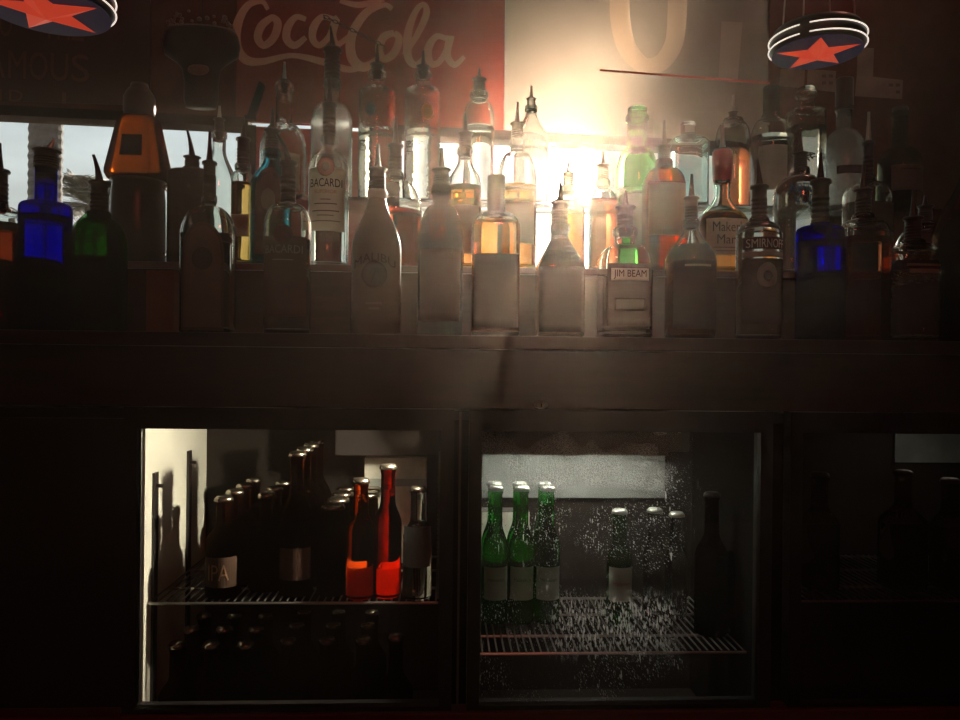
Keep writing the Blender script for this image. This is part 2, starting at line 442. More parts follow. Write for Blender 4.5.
# ------------------------------------------------------------------ outdoors seen through the windows
M_ground = mat('dry ground', (.20, .17, .12), .9, noise=(.12, .13, .07), nscale=2)
struct(boxo('ground', (-60, 2.8, -.35), (60, 90, -.05), M_ground))
M_trunk = mat('grey palm bark', (.045, .042, .04), .9, noise=(.08, .075, .07), nscale=12, bump=.5)
M_frond = mat('grey green palm leaf', (.04, .055, .04), .6)
bd = empty('outbuilding', (P(960, 300, 9).x, 9.6, -.05)); tag(bd, 'plain grey building outside, filling the right part of the right window', 'building')
xw = P(668, 200, 9.0).x - bd.location.x
boxo('outer_wall', (xw, -.6, 0), (6.0, 4, 4.6), mat('grey stucco', (.78, .74, .68), .9, noise=(.70, .67, .61), nscale=1.5), bd)
boxo('roof', (xw-.1, -.75, 4.6), (6.2, 4.1, 4.75), mat('dull roof', (.16, .13, .12), .8), bd)
def palm(px, py_crown, dist, wpx, nf, flen, lab, seed):
    rnd = random.Random(seed)
    c = P(px, py_crown, dist); s = dist / F
    root = empty('palm_tree', (c.x, c.y, -.05)); tag(root, lab, 'tree')
    bm = bmesh.new(); prof = []; H = c.z + .05; k = 0; z = 0
    while z < H:
        prof.append((wpx*s/2*(1.05 if k % 2 else .98)*(1+.02*rnd.random()), z)); z += .045*wpx*s/.3; k += 1
    prof.append((wpx*s*.4, H))
    lathe(bm, prof, 18); link('trunk', bm, M_trunk, root)
    for i in range(nf):
        az = 2*math.pi*i/nf + rnd.uniform(-.2, .2); el = rnd.uniform(0, 1.45)
        bm = bmesh.new(); pts = []; n = 14
        for k in range(n+1):
            t = k/n; rr = flen*t
            pts.append(Vector((math.cos(az)*math.cos(el)*rr, math.sin(az)*math.cos(el)*rr, math.sin(el)*rr - .45*flen*t*t)))
        tube(bm, pts, [.012*(1-.8*k/n)*flen for k in range(n+1)], 5)
        side = Vector((-math.sin(az), math.cos(az), 0))
        for k in range(2, n+1):
            for q in range(2):
                for sgn in (-1, 1):
                    p0 = pts[k-1].lerp(pts[k], q*.5); t = k/n; ln = flen*.42*math.sin(math.pi*(.12+.8*t))
                    d = (pts[k]-pts[k-1]).normalized()
                    tip = p0 + (side*sgn + d*.8 + Vector((0, 0, -.25+rnd.uniform(-.15,.15)))).normalized()*ln
                    w = d*flen*.012
                    a = [p0-w, p0+w, tip+Vector((0,0,.002))]; b = [v+Vector((0, 0, .006*flen)) for v in a]
                    va = [bm.verts.new(v) for v in a]; vb = [bm.verts.new(v) for v in b]
                    bm.faces.new(va); bm.faces.new(vb[::-1])
                    for j in range(3): bm.faces.new((va[j], vb[j], vb[(j+1)%3], va[(j+1)%3]))
        o = link('frond', bm, M_frond, root); o.location = (0, 0, H)
palm(48, -60, 8.0, 29, 12, 1.6, 'tall grey palm trunk outside the left window, behind the cobalt bottle', 3)
palm(90, 206, 14.0, 9, 30, 1.0, 'small palm with spread fronds outside the left window, behind the green bottle', 5)

# ------------------------------------------------------------------ counter, tiers
YF, YM, YK = 1.33, 1.635, 1.86          # rows of bottles
YC = 1.20                               # front plane of the back bar
zF = P(480, 338, YF).z; zM = P(480, 268, 1.595).z; zK = P(480, 200, 1.80).z
x0, x1 = -1.55, 1.75
xp = lambda px, py=560: P(px, py, YC).x
zo_t = (P(135, 429, YC).z + P(900, 434, YC).z)/2      # top of openings
zo_b = (P(135, 713, YC).z + P(900, 707, YC).z)/2
bk = empty('back_bar', ((x0+x1)/2, YC, 0)); tag(bk, 'dark wooden back bar counter over the coolers carrying the front row of bottles', 'counter')
def bkbox(name, a, b, m, bevel=.002):
    o = boxo(name, a, b, m, None, bevel); o.parent = bk; o.matrix_parent_inverse = Matrix.Translation(bk.location).inverted(); return o
bkbox('lower_tier', (x0, YC-.01, zF-.022), (x1, 1.58, zF), M_dark)
bkbox('fascia', (x0, YC+.005, zo_t+.035), (x1, YC+.03, zF-.022), M_dark)
tr_ = empty('bottle_tier', ((x0+x1)/2, 1.6, zF)); tag(tr_, 'raised dark tier with a pale worn edge carrying the middle row of bottles', 'shelf')
bk0 = bk; bk = tr_
bkbox('riser', (x0, 1.585, zF), (x1, 1.605, zM-.014), M_riser)
bkbox('upper_tier', (x0, 1.575, zM-.014), (x1, 2.02, zM), mat('pale worn shelf edge', (.13, .085, .07), .35, noise=(.10, .06, .05)))
bkbox('back_panel', (x0, 1.98, zF), (x1, 2.0, zM-.014), M_dark)
bk = bk0
bkbox('lower_deck', (x0, 1.58, zF-.022), (x1, 2.0, zF), M_dark)
bkbox('back_panel', (x0, 1.98, 0), (x1, 2.0, zF-.022), M_dark)
bkbox('plinth', (x0, YC+.02, 0), (x1, 1.97, .30), M_dark)
gsx = P(256, 200, 1.87).x
gs = empty('glass_shelf', (0, 1.87, zK)); tag(gs, 'clear glass shelf carrying the rearmost row of bottles', 'shelf')
bm = bmesh.new(); box(bm, (gsx, -.075, -.008), (x1-.1, .085, 0)); link('glass_plate', bm, thin('shelf glass', (.93, .95, .93)), gs)
for X_ in (gsx+.012, .05, .62, 1.3):
    bm = bmesh.new(); tube(bm, [(X_, .04, zM-zK), (X_, .04, -.008)], .007, 10)
    link('support_post', bm, M_dsteel, gs)
# lock plate on the fascia
p = P(541, 405, YC+.005)
lk = empty('lock_plate', p); tag(lk, 'small chrome lock on the dark fascia below the middle bottles', 'lock')
bm = bmesh.new(); lathe(bm, [(.0105, 0), (.0105, .002), (.008, .004), (.004, .0042)], 20); o = link('rim', bm, M_steel, lk); o.rotation_euler.x = math.pi/2; o.scale = (1, .6, 1)
bm = bmesh.new(); box(bm, (-.001, -.006, -.003), (.001, -.004, .003)); link('keyhole', bm, M_black, lk)
# carton standing on the lower tier
M_kraft = mat('brown carton', (.16, .055, .03), .8, noise=(.12, .04, .025))
s = scale_at(166, YF+.1); pc = P(166, 300, YF+.1)
ct = empty('carton', (pc.x, pc.y, zF)); tag(ct, 'small reddish brown carton behind the front row, left of the arched-label bottle', 'box')
boxo('carton_body', (-13.5*s, -.03, 0), (13.5*s, .03, P(166, 272, YF+.1).z - zF), M_kraft, ct, .001)
boxo('flap', (-13.3*s, -.0312, (P(166, 272, YF+.1).z-zF)*.86), (13.3*s, -.0302, (P(166, 272, YF+.1).z-zF)*.985), M_kraft, ct)

# ------------------------------------------------------------------ bottles
G = dict(
 clear=glass('clear bottle glass', (.96, .97, .95)),
 aged=glass('embossed clear bottle glass', (.95, .95, .92), bump=.5, bscale=55),
 pale=glass('faintly aqua bottle glass', (.88, .95, .93)),
 teal=glass('pale teal bottle glass', (.45, .80, .84)),
 blue=glass('cobalt bottle glass', (.016, .034, .66)),
 green=glass('green bottle glass', (.12, .42, .14)),
 bgreen=glass('bright green bottle glass', (.60, .88, .55)),
 amber=glass('amber bottle glass', (.72, .36, .12)),
 brown=glass('dark brown bottle glass', (.32, .16, .09)),
 dgreen=glass('olive bottle glass', (.42, .46, .30)),
 frost=glass('frosted bottle glass', (.90, .92, .90), rough=.25),
)
Lq = dict(
 water=glass('clear spirit', (.98, .98, .97), 1.36),
 whisky=glass('amber whisky', (.93, .55, .25), 1.36),
 gold=glass('golden spirit', (.98, .76, .40), 1.36),
 red=glass('red spirit', (.85, .25, .12), 1.36),
 dark=glass('dark rum', (.42, .14, .07), 1.36),
 blush=glass('rust liqueur', (.80, .42, .28), 1.36),
)
PM = {}
def ink(c):
    if c not in PM: PM[c] = mat('ink %d' % len(PM), c, .6)
    return PM[c]
def lab_mat(c, tr=.35):
    k = (c, tr)
    if k not in PM: PM[k] = paper('label paper %d' % len(PM), c, tr)
    return PM[k]
M_white_op = mat('satin white bottle coating', (.45, .42, .40), .35)
M_leather = mat('black leather wrap', (.010, .007, .006), .6, bump=.3, nscale=60)
M_wax = mat('red sealing wax', (.45, .03, .02), .35)
M_cork = mat('dark stopper', (.03, .018, .014), .5)

def pourer(root, ztop, sc, body, tip, w, lean=0., metal=False, curve=0.):
    """ribbed rubber stopper and a tapering spout; body / tip heights in m above ztop"""
    bm = bmesh.new(); prof = []; nrib = 5; h = body
    prof += [(w*.62, -.018), (w*.80, 0)]
    for k in range(nrib):
        a = h*.62*k/nrib; b = h*.62*(k+.55)/nrib; c_ = h*.62*(k+.6)/nrib; d = h*.62*(k+1)/nrib
        prof += [(w*.90, a), (w*.90, b), (w*.84, c_), (w*.84, d)]
    prof += [(w*.84, h*.68), (w*.84, h*.84), (w*1.06, h*.86), (w*1.08, h*.92), (w*.98, h*.955), (w*.55, h*.985), (w*.32, h)]
    lathe(bm, prof, 24); o = link('pourer', bm, M_rub, root, True); o.location = (0, 0, ztop)
    bm = bmesh.new(); pts = []; rads = []
    for k in range(9):
        t = k/8; pts.append((lean*(t**1.6)*(tip-h)*1.0 + curve*math.sin(t*1.5)*.012, 0, h-.006 + (tip-h+.006)*t)); rads.append(max(.0022, w*.30*(1-t)**1.5+.0026))
    tube(bm, pts, rads, 12)
    tube(bm, [(0, -w*.55, h*.80), (0, -w*.6, h*1.05)], .0014, 6)
    link('spout', bm, M_steel if metal else M_dsteel, o, True)

def surf(prof, sec, dr, wn_, wb_):
    def f(x_, z, eps):
        r = prof[-1][0]
        for (r0, z0), (r1, z1) in zip(prof, prof[1:]):
            if z0 <= z <= z1:
                r = r0 + (r1-r0)*((z-z0)/max(1e-9, z1-z0)); break
        t = min(1, max(0, (r-wn_)/max(1e-6, wb_-wn_)))
        n = 2+(sec-2)*t; q = 1+(dr-1)*t
        r2 = r + eps
        v = min(.97, abs(x_)/r2)
        return -r2*q*(1-v**n)**(1/n) - (0 if sec == 2 else 0)
    return f
ROWS = {'F': (YF, zF), 'M': (YM, zM), 'K': (YK, zK)}
BOTTLES = {}
def bottle(name, lab, row, cx, top, nb, sb, wb, wn, g='clear', liq=None, fill=None, pour=None, cap=None,
           sec=2, dr=1., shape='round', labels=(), solid=None, lip=True, dy=0., group=None):
    """All measurements in photo pixels: top of glass, bottom of neck, bottom of shoulder, body and neck widths."""
    Y, z0 = ROWS[row]; Y += dy
    s = scale_at(cx, Y); c0 = P(cx, (top+sb)/2, Y)
    Z = lambda y: P(cx, y, Y).z - z0
    root = empty(name, (c0.x, Y, z0)); tag(root, lab, 'bottle', group)
    rb, rn = wb*s/2, wn*s/2; H, zn, zs = Z(top), Z(nb), Z(sb)
    prof = [(rb*.86, 0), (rb*.95, .0015), (rb, .006), (rb, zs*.3), (rb, zs*.6), (rb, zs*.9), (rb, zs)]
    ns = 12
    for k in range(1, ns+1):
        t = k/ns                      # from body to neck
        if shape == 'round': gq = math.sqrt(max(0, 1-t**2.2))*.86 + (1-t)*.14
        elif shape == 's': gq = 1 - (3*t*t-2*t**3)
        elif shape == 'cone': gq = 1 - t
        elif shape == 'slim': gq = (1-t)**1.5*(1+.5*t)
        else: gq = max(0, 1-t**5)**.5
        prof.append((rn + (rb-rn)*gq, zs + (zn-zs)*t))
    prof += [(rn, zn+(H-zn)*.4)]
    if lip: prof += [(rn*.98, H-.016), (rn*1.16, H-.014), (rn*1.18, H-.005), (rn*1.08, H)]
    else: prof += [(rn, H)]
    blend = [min(1, max(0, (r-rn)/max(1e-6, rb-rn))) for r, z in prof]
    ex = [2+(sec-2)*b for b in blend]; ra = [1+(dr-1)*b for b in blend]
    S = surf(prof, sec, dr, rn, rb)
    seg = 40 if sec == 2 else 48
    bm = bmesh.new()
    if solid:
        lathe(bm, prof, seg, ex, ra)
        link('bottle_body', bm, solid, root, True)
    else:
        th = .0028
        outer = lathe(bm, prof, seg, ex, ra, False)
        iprof = []; iex = []; ira = []
        for (r, z), a, b in zip(prof, ex, ra):
            if z < .006: continue
            iprof.append((max(.003, r-th if z < H-.017 else rn-th*.8), z)); iex.append(a); ira.append(b)
        iprof = [(iprof[0][0]*.55, .0075), (iprof[0][0]*.93, .0105)] + [(r, max(z, .016)) for r, z in iprof]
        iex = [iex[0], iex[0]] + iex; ira = [ira[0], ira[0]] + ira
        inner = lathe(bm, iprof, seg, iex, ira, False)
        bm.faces.new(outer[0][::-1]); bm.faces.new(inner[0])
        for k in range(seg): bm.faces.new((outer[-1][k], outer[-1][(k+1)%seg], inner[-1][(k+1)%seg], inner[-1][k]))
        bmesh.ops.recalc_face_normals(bm, faces=bm.faces[:])
        link('bottle_glass', bm, G[g], root, True)
        if liq:
            zf = Z(fill); lp = []; le = []; lr = []
            for i, ((r, z), a, b) in enumerate(zip(iprof, iex, ira)):
                if z < zf: lp.append((r+.0004, z-.0004)); le.append(a); lr.append(b); last = i
            r0, zz0 = iprof[last]; r1, zz1 = iprof[min(last+1, len(iprof)-1)]
            t = (zf-zz0)/max(1e-9, zz1-zz0)
            lp.append((r0+(r1-r0)*t+.0004, zf)); le.append(iex[last]); lr.append(ira[last])
            bm = bmesh.new(); lathe(bm, lp, seg, le, lr); bmesh.ops.recalc_face_normals(bm, faces=bm.faces[:])
            link('liquid', bm, Lq[liq], root, True)
    for L_ in labels:
        kind = L_.get('kind', 'rect'); zz0, zz1 = Z(L_['y1']), Z(L_['y0']); hw = L_.get('w', wb*.9)*s/2; ox = L_.get('dx', 0)*s
        if kind == 'text':
            vs_, fs = text_geo(L_['t'], bold=L_.get('bold', 0)); bm = bmesh.new()
            arc = L_.get('arc', 0)
            q = []
            for a, b in vs_:
                X_ = a*hw*2+ox; Zp = zz0 + b*(zz1-zz0) - arc*(a*2)**2*s + L_.get('tilt', 0)*a
                q.append(bm.verts.new((X_, S(X_, Zp, L_.get('eps', .0014)), Zp)))
            for f in fs: bm.faces.new([q[i] for i in f])
            r = bmesh.ops.extrude_face_region(bm, geom=bm.faces[:])
            bmesh.ops.translate(bm, verts=[v for v in r['geom'] if isinstance(v, bmesh.types.BMVert)], vec=(0, .0004, 0))
            link('lettering', bm, ink(L_['c']), root)
            continue
        eps = L_.get('eps', .0006); bm = bmesh.new(); nu, nv = 20, 8
        grid = []
        for j in range(nv+1):
            row_ = []
            for i in range(nu+1):
                u = -1+2*i/nu; v = j/nv
                if kind == 'disc':
                    # square to disc
                    vv = v*2-1; X_ = u*math.sqrt(1-vv*vv/2)*hw; Zp = (zz0+zz1)/2 + vv*math.sqrt(1-u*u/2)*(zz1-zz0)/2
                elif kind == 'arch': X_ = u*hw; tp = zz1 - (zz1-zz0)*.28*(1-math.sqrt(max(0, 1-u*u))); Zp = zz0 + (tp-zz0)*v
                elif kind == 'wave': X_ = u*hw; d = L_.get('amp', 3)*s*math.sin(u*3.0); Zp = zz0 + (zz1-zz0)*v + d
                else: X_ = u*hw; Zp = zz0 + (zz1-zz0)*v
                X_ += ox
                row_.append(bm.verts.new((X_, S(X_, Zp, eps), Zp)))
            grid.append(row_)
        for a, b in zip(grid, grid[1:]):
            for i in range(nu): bm.faces.new((a[i], a[i+1], b[i+1], b[i]))
        r = bmesh.ops.extrude_face_region(bm, geom=bm.faces[:])
        bmesh.ops.translate(bm, verts=[v for v in r['geom'] if isinstance(v, bmesh.types.BMVert)], vec=(0, -.0002, 0))
        bmesh.ops.recalc_face_normals(bm, faces=bm.faces[:])
        link(L_.get('name', 'label'), bm, lab_mat(L_['c'], L_.get('tr', .35)), root, True)
    if pour:
        body_y, tip_y, pw = pour[:3]; k = pour[3] if len(pour) > 3 else {}
        pourer(root, H, s, Z(body_y)-H, Z(tip_y)-H, pw*s/2/.95, **k)
    if cap:
        cy_, cw, cm = cap; bm = bmesh.new(); hc = Z(cy_)-H; r = cw*s/2
        lathe(bm, [(r*.96, -.012), (r, -.010), (r, hc-.002), (r*.93, hc)], 28)
        bmesh.ops.translate(bm, verts=bm.verts[:], vec=(0, 0, H)); link('cap', bm, cm, root)
    BOTTLES[name] = (root, S, s, Z)
    return root, S, s, Z

T = lambda t, y0, y1, w, c, **k: dict(kind='text', t=t, y0=y0, y1=y1, w=w, c=c, **k)
K_ = (.012, .009, .008); CR = (.55, .50, .42); DK = (.035, .022, .018)
# ---- front row, left to right
bottle('liquor_bottle', 'clear bottle of dark red liquor at the left edge of the front row', 'F', -1, 203, 206, 222, 46, 15, 'clear', 'dark', 224, (168, 143, 17), shape='round')
bottle('vodka_bottle', 'cobalt blue bottle, second from left in front row, with a clear curled spout', 'F', 46, 168, 202, 214, 48, 20, 'blue', 'water', 217, (149, 139, 24, dict(curve=1.0, metal=True)), shape='flat', lip=False)
r, S, s, Z = bottle('liqueur_bottle', 'squat green bottle with an embossed ring on its shoulder', 'F', 99, 212, 218, 248, 54, 19, 'green', 'dark', 258, (180, 155, 18, dict(lean=-.25)), shape='round', dr=.8)
bm = bmesh.new()
for rad, q in ((16.5, .0022), (12, .0016)):
    pts = []
    for k in range(37):
        a = 2*math.pi*k/36; X_ = math.cos(a)*rad*s - 3*s; Zp = Z(229)+math.sin(a)*rad*s*.95
        pts.append((X_, S(X_, Zp, .0008), Zp))
    tube(bm, pts, q, 8, False)
link('embossed_ring', bm, glass('light green glass', (.5, .85, .5)), r, True)
bottle('gin_bottle', 'clear bottle with a grey arch-topped label standing before the leather flask', 'F', 209, 195, 206, 234, 51, 13, 'clear', 'water', 235, (160, 132, 13), sec=4, dr=.75, shape='round',
       labels=[dict(kind='arch', y0=225, y1=331, w=41, c=(.10, .06, .05), tr=.15), dict(kind='arch', y0=229, y1=328, w=36, c=(.14, .08, .065), eps=.0010, tr=.15), dict(kind='disc', y0=250, y1=272, w=20, c=(.07, .04, .035), eps=.0013)])
bottle('rum_bottle', 'clear rum bottle with a dark label and round emblem, before the teal bottle', 'F', 288, 197, 203, 224, 46, 13, 'clear', 'water', 240, (160, 134, 16, dict(lean=-.45)), shape='round',
       labels=[dict(y0=239, y1=318, w=42, c=(.10, .055, .045), tr=.15), dict(kind='disc', y0=228, y1=247, w=18, c=(.10, .03, .03), eps=.0011), T('BACARDI', 248, 256, 36, (.17, .11, .09), bold=0), dict(y0=262, y1=263, w=20, c=(.2, .15, .12), eps=.0011)])
r, S, s, Z = bottle('coconut_rum_bottle', 'opaque white rum bottle with sloping shoulders and arched lettering, front row', 'F', 377, 190, 196, 250, 49, 17, None, None, None, (167, 144, 17), shape='s', solid=mat('matt white bottle', (.16, .12, .105), .45),
       labels=[T('MALIBU', 256, 264, 40, (.045, .03, .025), arc=7, bold=0, eps=.0006), dict(kind='disc', y0=264, y1=290, w=25, c=(.10, .075, .065), eps=.0005, name='emblem'), dict(y0=304, y1=306, w=16, c=(.3, .25, .22), eps=.0005), dict(y0=309, y1=311, w=10, c=(.3, .25, .22), eps=.0005)])
# palm emblem
bm = bmesh.new(); zc_ = Z(277)
pts = [(x_*s, S(x_*s, zc_+z_*s, .0012), zc_+z_*s) for x_, z_ in ((-3, -8), (-1, -3), (1, 2), (2, 5))]
tube(bm, pts, .0009, 6)
for a in (-2.9, -2.2, -.9, -.2, .5, 2.6, 1.6):
    pts = []
    for k in range(5):
        t = k/4; X_ = (2+math.cos(a)*7*t)*s; Zp = zc_+(5+math.sin(a)*5*t-3*t*t)*s; pts.append((X_, S(X_, Zp, .0012), Zp))
    tube(bm, pts, [.0011, .0012, .001, .0008, .0004], 6)
link('palm_emblem', bm, ink((.04, .028, .024)), r)
bottle('bourbon_bottle', 'tall dark bottle with rounded shoulders and long neck, front row beside the white one', 'F', 441, 186, 205, 240, 45, 17, 'brown', 'whisky', 242, (168, 148, 17), shape='round', cap=(183, 18, M_cork),
       labels=[dict(y0=252, y1=322, w=40, c=(.09, .06, .05), tr=.15)])
bottle('whiskey_bottle', 'bottle of orange whiskey closed with a square dark stopper', 'F', 496, 208, 212, 228, 48, 15, 'clear', 'whisky', 222, None, cap=(176, 18, M_cork), shape='round', sec=4, dr=.8,
       labels=[dict(y0=256, y1=328, w=44, c=(.10, .07, .06), tr=.15)])
r, S, s, Z = bottle('tennessee_whiskey_bottle', 'amber bottle with ribbed sloping shoulders and a dark square label', 'F', 560, 224, 238, 267, 46, 17, 'clear', 'whisky', 240, (200, 182, 17), sec=6, dr=.95, shape='cone',
       labels=[dict(y0=269, y1=333, w=45, c=(.08, .06, .055), tr=.1)])
bm = bmesh.new()
for y_ in (243, 248, 253, 258, 263):
    pts = []
    for k in range(17):
        X_ = (-1+2*k/16)*(8+12*(y_-240)/27)*s; Zp = Z(y_); pts.append((X_, S(X_, Zp, .0004), Zp))
    tube(bm, pts, .0011, 6)
link('shoulder_rib', bm, G['clear'], r, True)['kind'] = 'stuff'
bottle('bourbon_bottle', 'square clear bottle with a white name band on its dark label, under the green one', 'F', 625, 228, 245, 262, 50, 21, 'clear', 'water', 330, (205, 190, 18), sec=5, dr=.9, shape='round',
       labels=[dict(y0=266, y1=327, w=44, c=(.11, .085, .07), tr=.15), dict(y0=271, y1=283, w=37, c=(.62, .56, .46), eps=.0010, tr=.5), T('JIM BEAM', 272.5, 281.5, 32, K_, bold=0), dict(y0=300, y1=312, w=30, c=(.16, .12, .10), eps=.0010)])
bottle('brandy_bottle', 'clear cone-shouldered bottle with a black label, left of the banded vodka bottle', 'F', 691, 220, 226, 262, 50, 14, 'clear', 'blush', 246, (196, 174, 14), shape='s',
       labels=[dict(y0=263, y1=330, w=43, c=(.05, .03, .025), tr=.08), dict(y0=267, y1=269, w=26, c=(.32, .22, .16), eps=.0010)])
bottle('vodka_bottle', 'clear vodka bottle with a dark name band and crest label, front row', 'F', 759, 218, 222, 235, 44, 17, 'clear', 'water', 226, (184, 160, 16, dict(lean=-.1)), shape='round',
       labels=[dict(y0=261, y1=325, w=41, c=(.06, .04, .036), tr=.1), dict(y0=240, y1=252, w=41, c=(.09, .05, .045), tr=.15), T('SMIRNOFF', 242, 250.5, 37, (.42, .36, .30), bold=0), dict(kind='wave', y0=254, y1=260, w=41, c=(.28, .22, .19), amp=0), dict(kind='disc', y0=265, y1=291, w=20, c=(.17, .12, .10), eps=.001), dict(kind='disc', y0=273, y1=283, w=9, c=(.05, .03, .03), eps=.0015)])
bottle('vodka_bottle', 'cobalt blue bottle on the right side of the front row, beside the banded vodka', 'F', 820, 223, 226, 236, 45, 18, 'blue', 'water', 242, (178, 153, 18), shape='flat', lip=False)
bottle('tequila_bottle', 'square clear decanter of reddish liquor right of the second cobalt bottle', 'F', 863, 214, 219, 234, 44, 17, 'clear', 'blush', 238, (188, 165, 16), sec=6, dr=.8, shape='round')
bottle('tequila_bottle', 'low wide clear bottle with embossed letters near the right end', 'F', 913, 240, 243, 262, 54, 19, 'aged', 'water', 262, (216, 190, 17), shape='round', sec=3, dr=.7,
       labels=[dict(y0=266, y1=268, w=34, c=(.35, .28, .22), eps=.0008), dict(y0=271, y1=275, w=30, c=(.35, .28, .22), eps=.0008)])
bottle('wine_bottle', 'dark sloping-shouldered bottle cut off by the right edge', 'F', 972, 150, 165, 238, 70, 17, 'brown', 'dark', 190, (130, 110, 15), shape='s')
# ---- middle row
r, S, s, Z = bottle('figural_bottle', 'big amber two-tier bottle with handle, square panel and dark lower barrel', 'M', 139, 116, 122, 172, 59, 30, 'amber', None, None, None, shape='cone', lip=False, solid=glass('warm amber glass', (.38, .16, .05), rough=.12), dy=.02)
# reshape: amber block over dark barrel
ob = [c for c in r.children if c.name.startswith('bottle_body')][0]
pf = [(27*s, Z(181)), (29.5*s, Z(176)), (29.5*s, Z(172)), (25*s, Z(150)), (20*s, Z(125)), (17*s, Z(118)), (13*s, Z(116))]
bm = bmesh.new(); lathe(bm, pf, 48, [4]*7, [.75]*7); bm.to_mesh(ob.data); bm.free()
for q in ob.data.polygons: q.use_smooth = True
bm = bmesh.new(); lathe(bm, [(24*s, 0), (26*s, .006), (26*s, Z(230)), (25.5*s, Z(200)), (24*s, Z(184)), (26*s, Z(181.2))], 40)
link('barrel', bm, mat('dark brown stoneware', (.015, .008, .006), .3), r, True)
bm = bmesh.new(); lathe(bm, [(13*s, Z(118)), (15*s, Z(112)), (15*s, Z(98)), (12*s, Z(92)), (9*s, Z(88)), (8*s, Z(84))], 32)
link('stopper', bm, M_cork, r, True)
bm = bmesh.new(); quadprism(bm, [(x_*s, -22.3*s*.75-.001+dy_, Z(y_)) for x_, y_, dy_ in ((-10, 139, .004), (-11, 160, -.002), (10, 160, -.002), (9, 139, .004))], Vector((0, .004, 0)))
link('square_panel', bm, ink((.06, .03, .02)), r)
bm = bmesh.new(); pts = [(25*s, 0, Z(186)), (30*s, 0, Z(190)), (33*s, 0, Z(205)), (33*s, 0, Z(235)), (30*s, 0, Z(252)), (25*s, 0, Z(256))]
tube(bm, pts, .0055, 12); link('handle', bm, G['clear'], r, True)
bottle('leather_flask', 'square-shouldered flask wrapped in black leather beneath the window', 'M', 192, 168, 170, 178, 44, 18, None, None, None, (156, 130, 15, dict(lean=-.2)), shape='flat', sec=5, dr=.6, solid=M_leather, lip=False, dy=-.005)
bottle('vodka_bottle', 'slim clear empty bottle with sloping shoulders, against the sky in the left window', 'M', 219, 132, 150, 185, 36, 13, 'clear', None, None, (118, 106, 10, dict(metal=True)), shape='s', dy=.10)
bottle('spiced_rum_bottle', 'slender bottle of golden orange spirit at the right edge of the left window', 'M', 243, 164, 172, 180, 20, 13, 'clear', 'gold', 183, (137, 117, 13), shape='round', sec=5, dr=1,
       labels=[dict(y0=216, y1=238, w=17, c=(.62, .52, .38), tr=.6)])
bottle('gin_bottle', 'pale teal glass bottle with a dark oval-topped label', 'M', 272, 150, 158, 186, 38, 15, 'teal', 'water', 180, (129, 108, 15), sec=5, dr=.8, shape='s',
       labels=[dict(kind='arch', y0=170, y1=256, w=25, c=(.10, .05, .045), tr=.3), dict(kind='disc', y0=192, y1=214, w=14, c=(.2, .12, .1), eps=.001)])
bottle('rum_bottle', 'clear white-rum bottle with a full pale label and red round emblem', 'M', 329, 137, 152, 170, 40, 15, 'clear', 'water', 158, (102, 75, 14), shape='round',
       labels=[dict(y0=172, y1=234, w=35, c=(.80, .76, .66), tr=.8), dict(kind='disc', y0=162, y1=181, w=17, c=(.50, .10, .07), eps=.0011, tr=.5), dict(kind='disc', y0=167, y1=176, w=7, c=(.25, .05, .04), eps=.0015, tr=.2),
               T('BACARDI', 183, 191, 31, K_, bold=0), T('SUPERIOR', 194, 197.5, 22, (.60, .30, .12)), dict(y0=207, y1=208, w=22, c=(.25, .2, .17), eps=.001), dict(y0=214, y1=215, w=26, c=(.25, .2, .17), eps=.001), dict(y0=203, y1=203.8, w=10, c=(.25, .2, .17), eps=.001), dict(y0=218.5, y1=219.3, w=16, c=(.3, .25, .2), eps=.001), dict(y0=224, y1=224.8, w=28, c=(.3, .25, .2), eps=.001)])
bottle('liqueur_bottle', 'round-shouldered bottle of dark amber liqueur behind the white coconut rum bottle', 'M', 395, 173, 180, 213, 55, 15, 'clear', 'red', 212, (143, 117, 14), shape='round', labels=[dict(kind='disc', y0=186, y1=202, w=17, c=(.06, .05, .05), dx=-2)])
bottle('whisky_bottle', 'clear-necked bottle of reddish whisky between the dark bottle and square stopper', 'M', 465, 148, 160, 184, 34, 14, 'clear', 'whisky', 187, (132, 112, 14), shape='s',
       labels=[dict(y0=208, y1=256, w=28, c=(.35, .24, .18), tr=.35)])
bottle('whisky_bottle', 'tall amber whisky bottle just left of the sun glare', 'M', 517, 140, 152, 182, 40, 14, 'clear', 'whisky', 187, (122, 102, 13), shape='round',
       labels=[dict(y0=205, y1=246, w=33, c=(.40, .28, .20), tr=.4)])
bottle('cognac_bottle', 'orange red bottle standing right below the sun glare', 'M', 568, 186, 196, 214, 34, 13, 'clear', 'whisky', 212, (172, 160, 12), shape='round')
bottle('cognac_bottle', 'narrow red liqueur bottle left of the bright green-necked one', 'M', 603, 180, 190, 206, 27, 12, 'clear', 'blush', 200, (164, 150, 12), shape='round', sec=4, dr=.9)
bottle('herbal_liqueur_bottle', 'green bottle whose neck glows bright beside the sun', 'M', 637, 115, 148, 178, 43, 20, 'bgreen', 'water', 190, None, shape='round', cap=(108, 19, G['bgreen']), dy=.06,
       labels=[dict(y0=198, y1=250, w=38, c=(.12, .13, .09), tr=.3)])
bottle('scotch_bottle', 'dark shouldered bottle with a broad tan label, partly before the green-necked one', 'M', 664, 160, 168, 186, 40, 15, 'amber', 'whisky', 184, (145, 120, 13), shape='round', sec=4, dr=.8, dy=-.02,
       labels=[dict(y0=186, y1=238, w=37, c=(.36, .26, .18), tr=.45)])
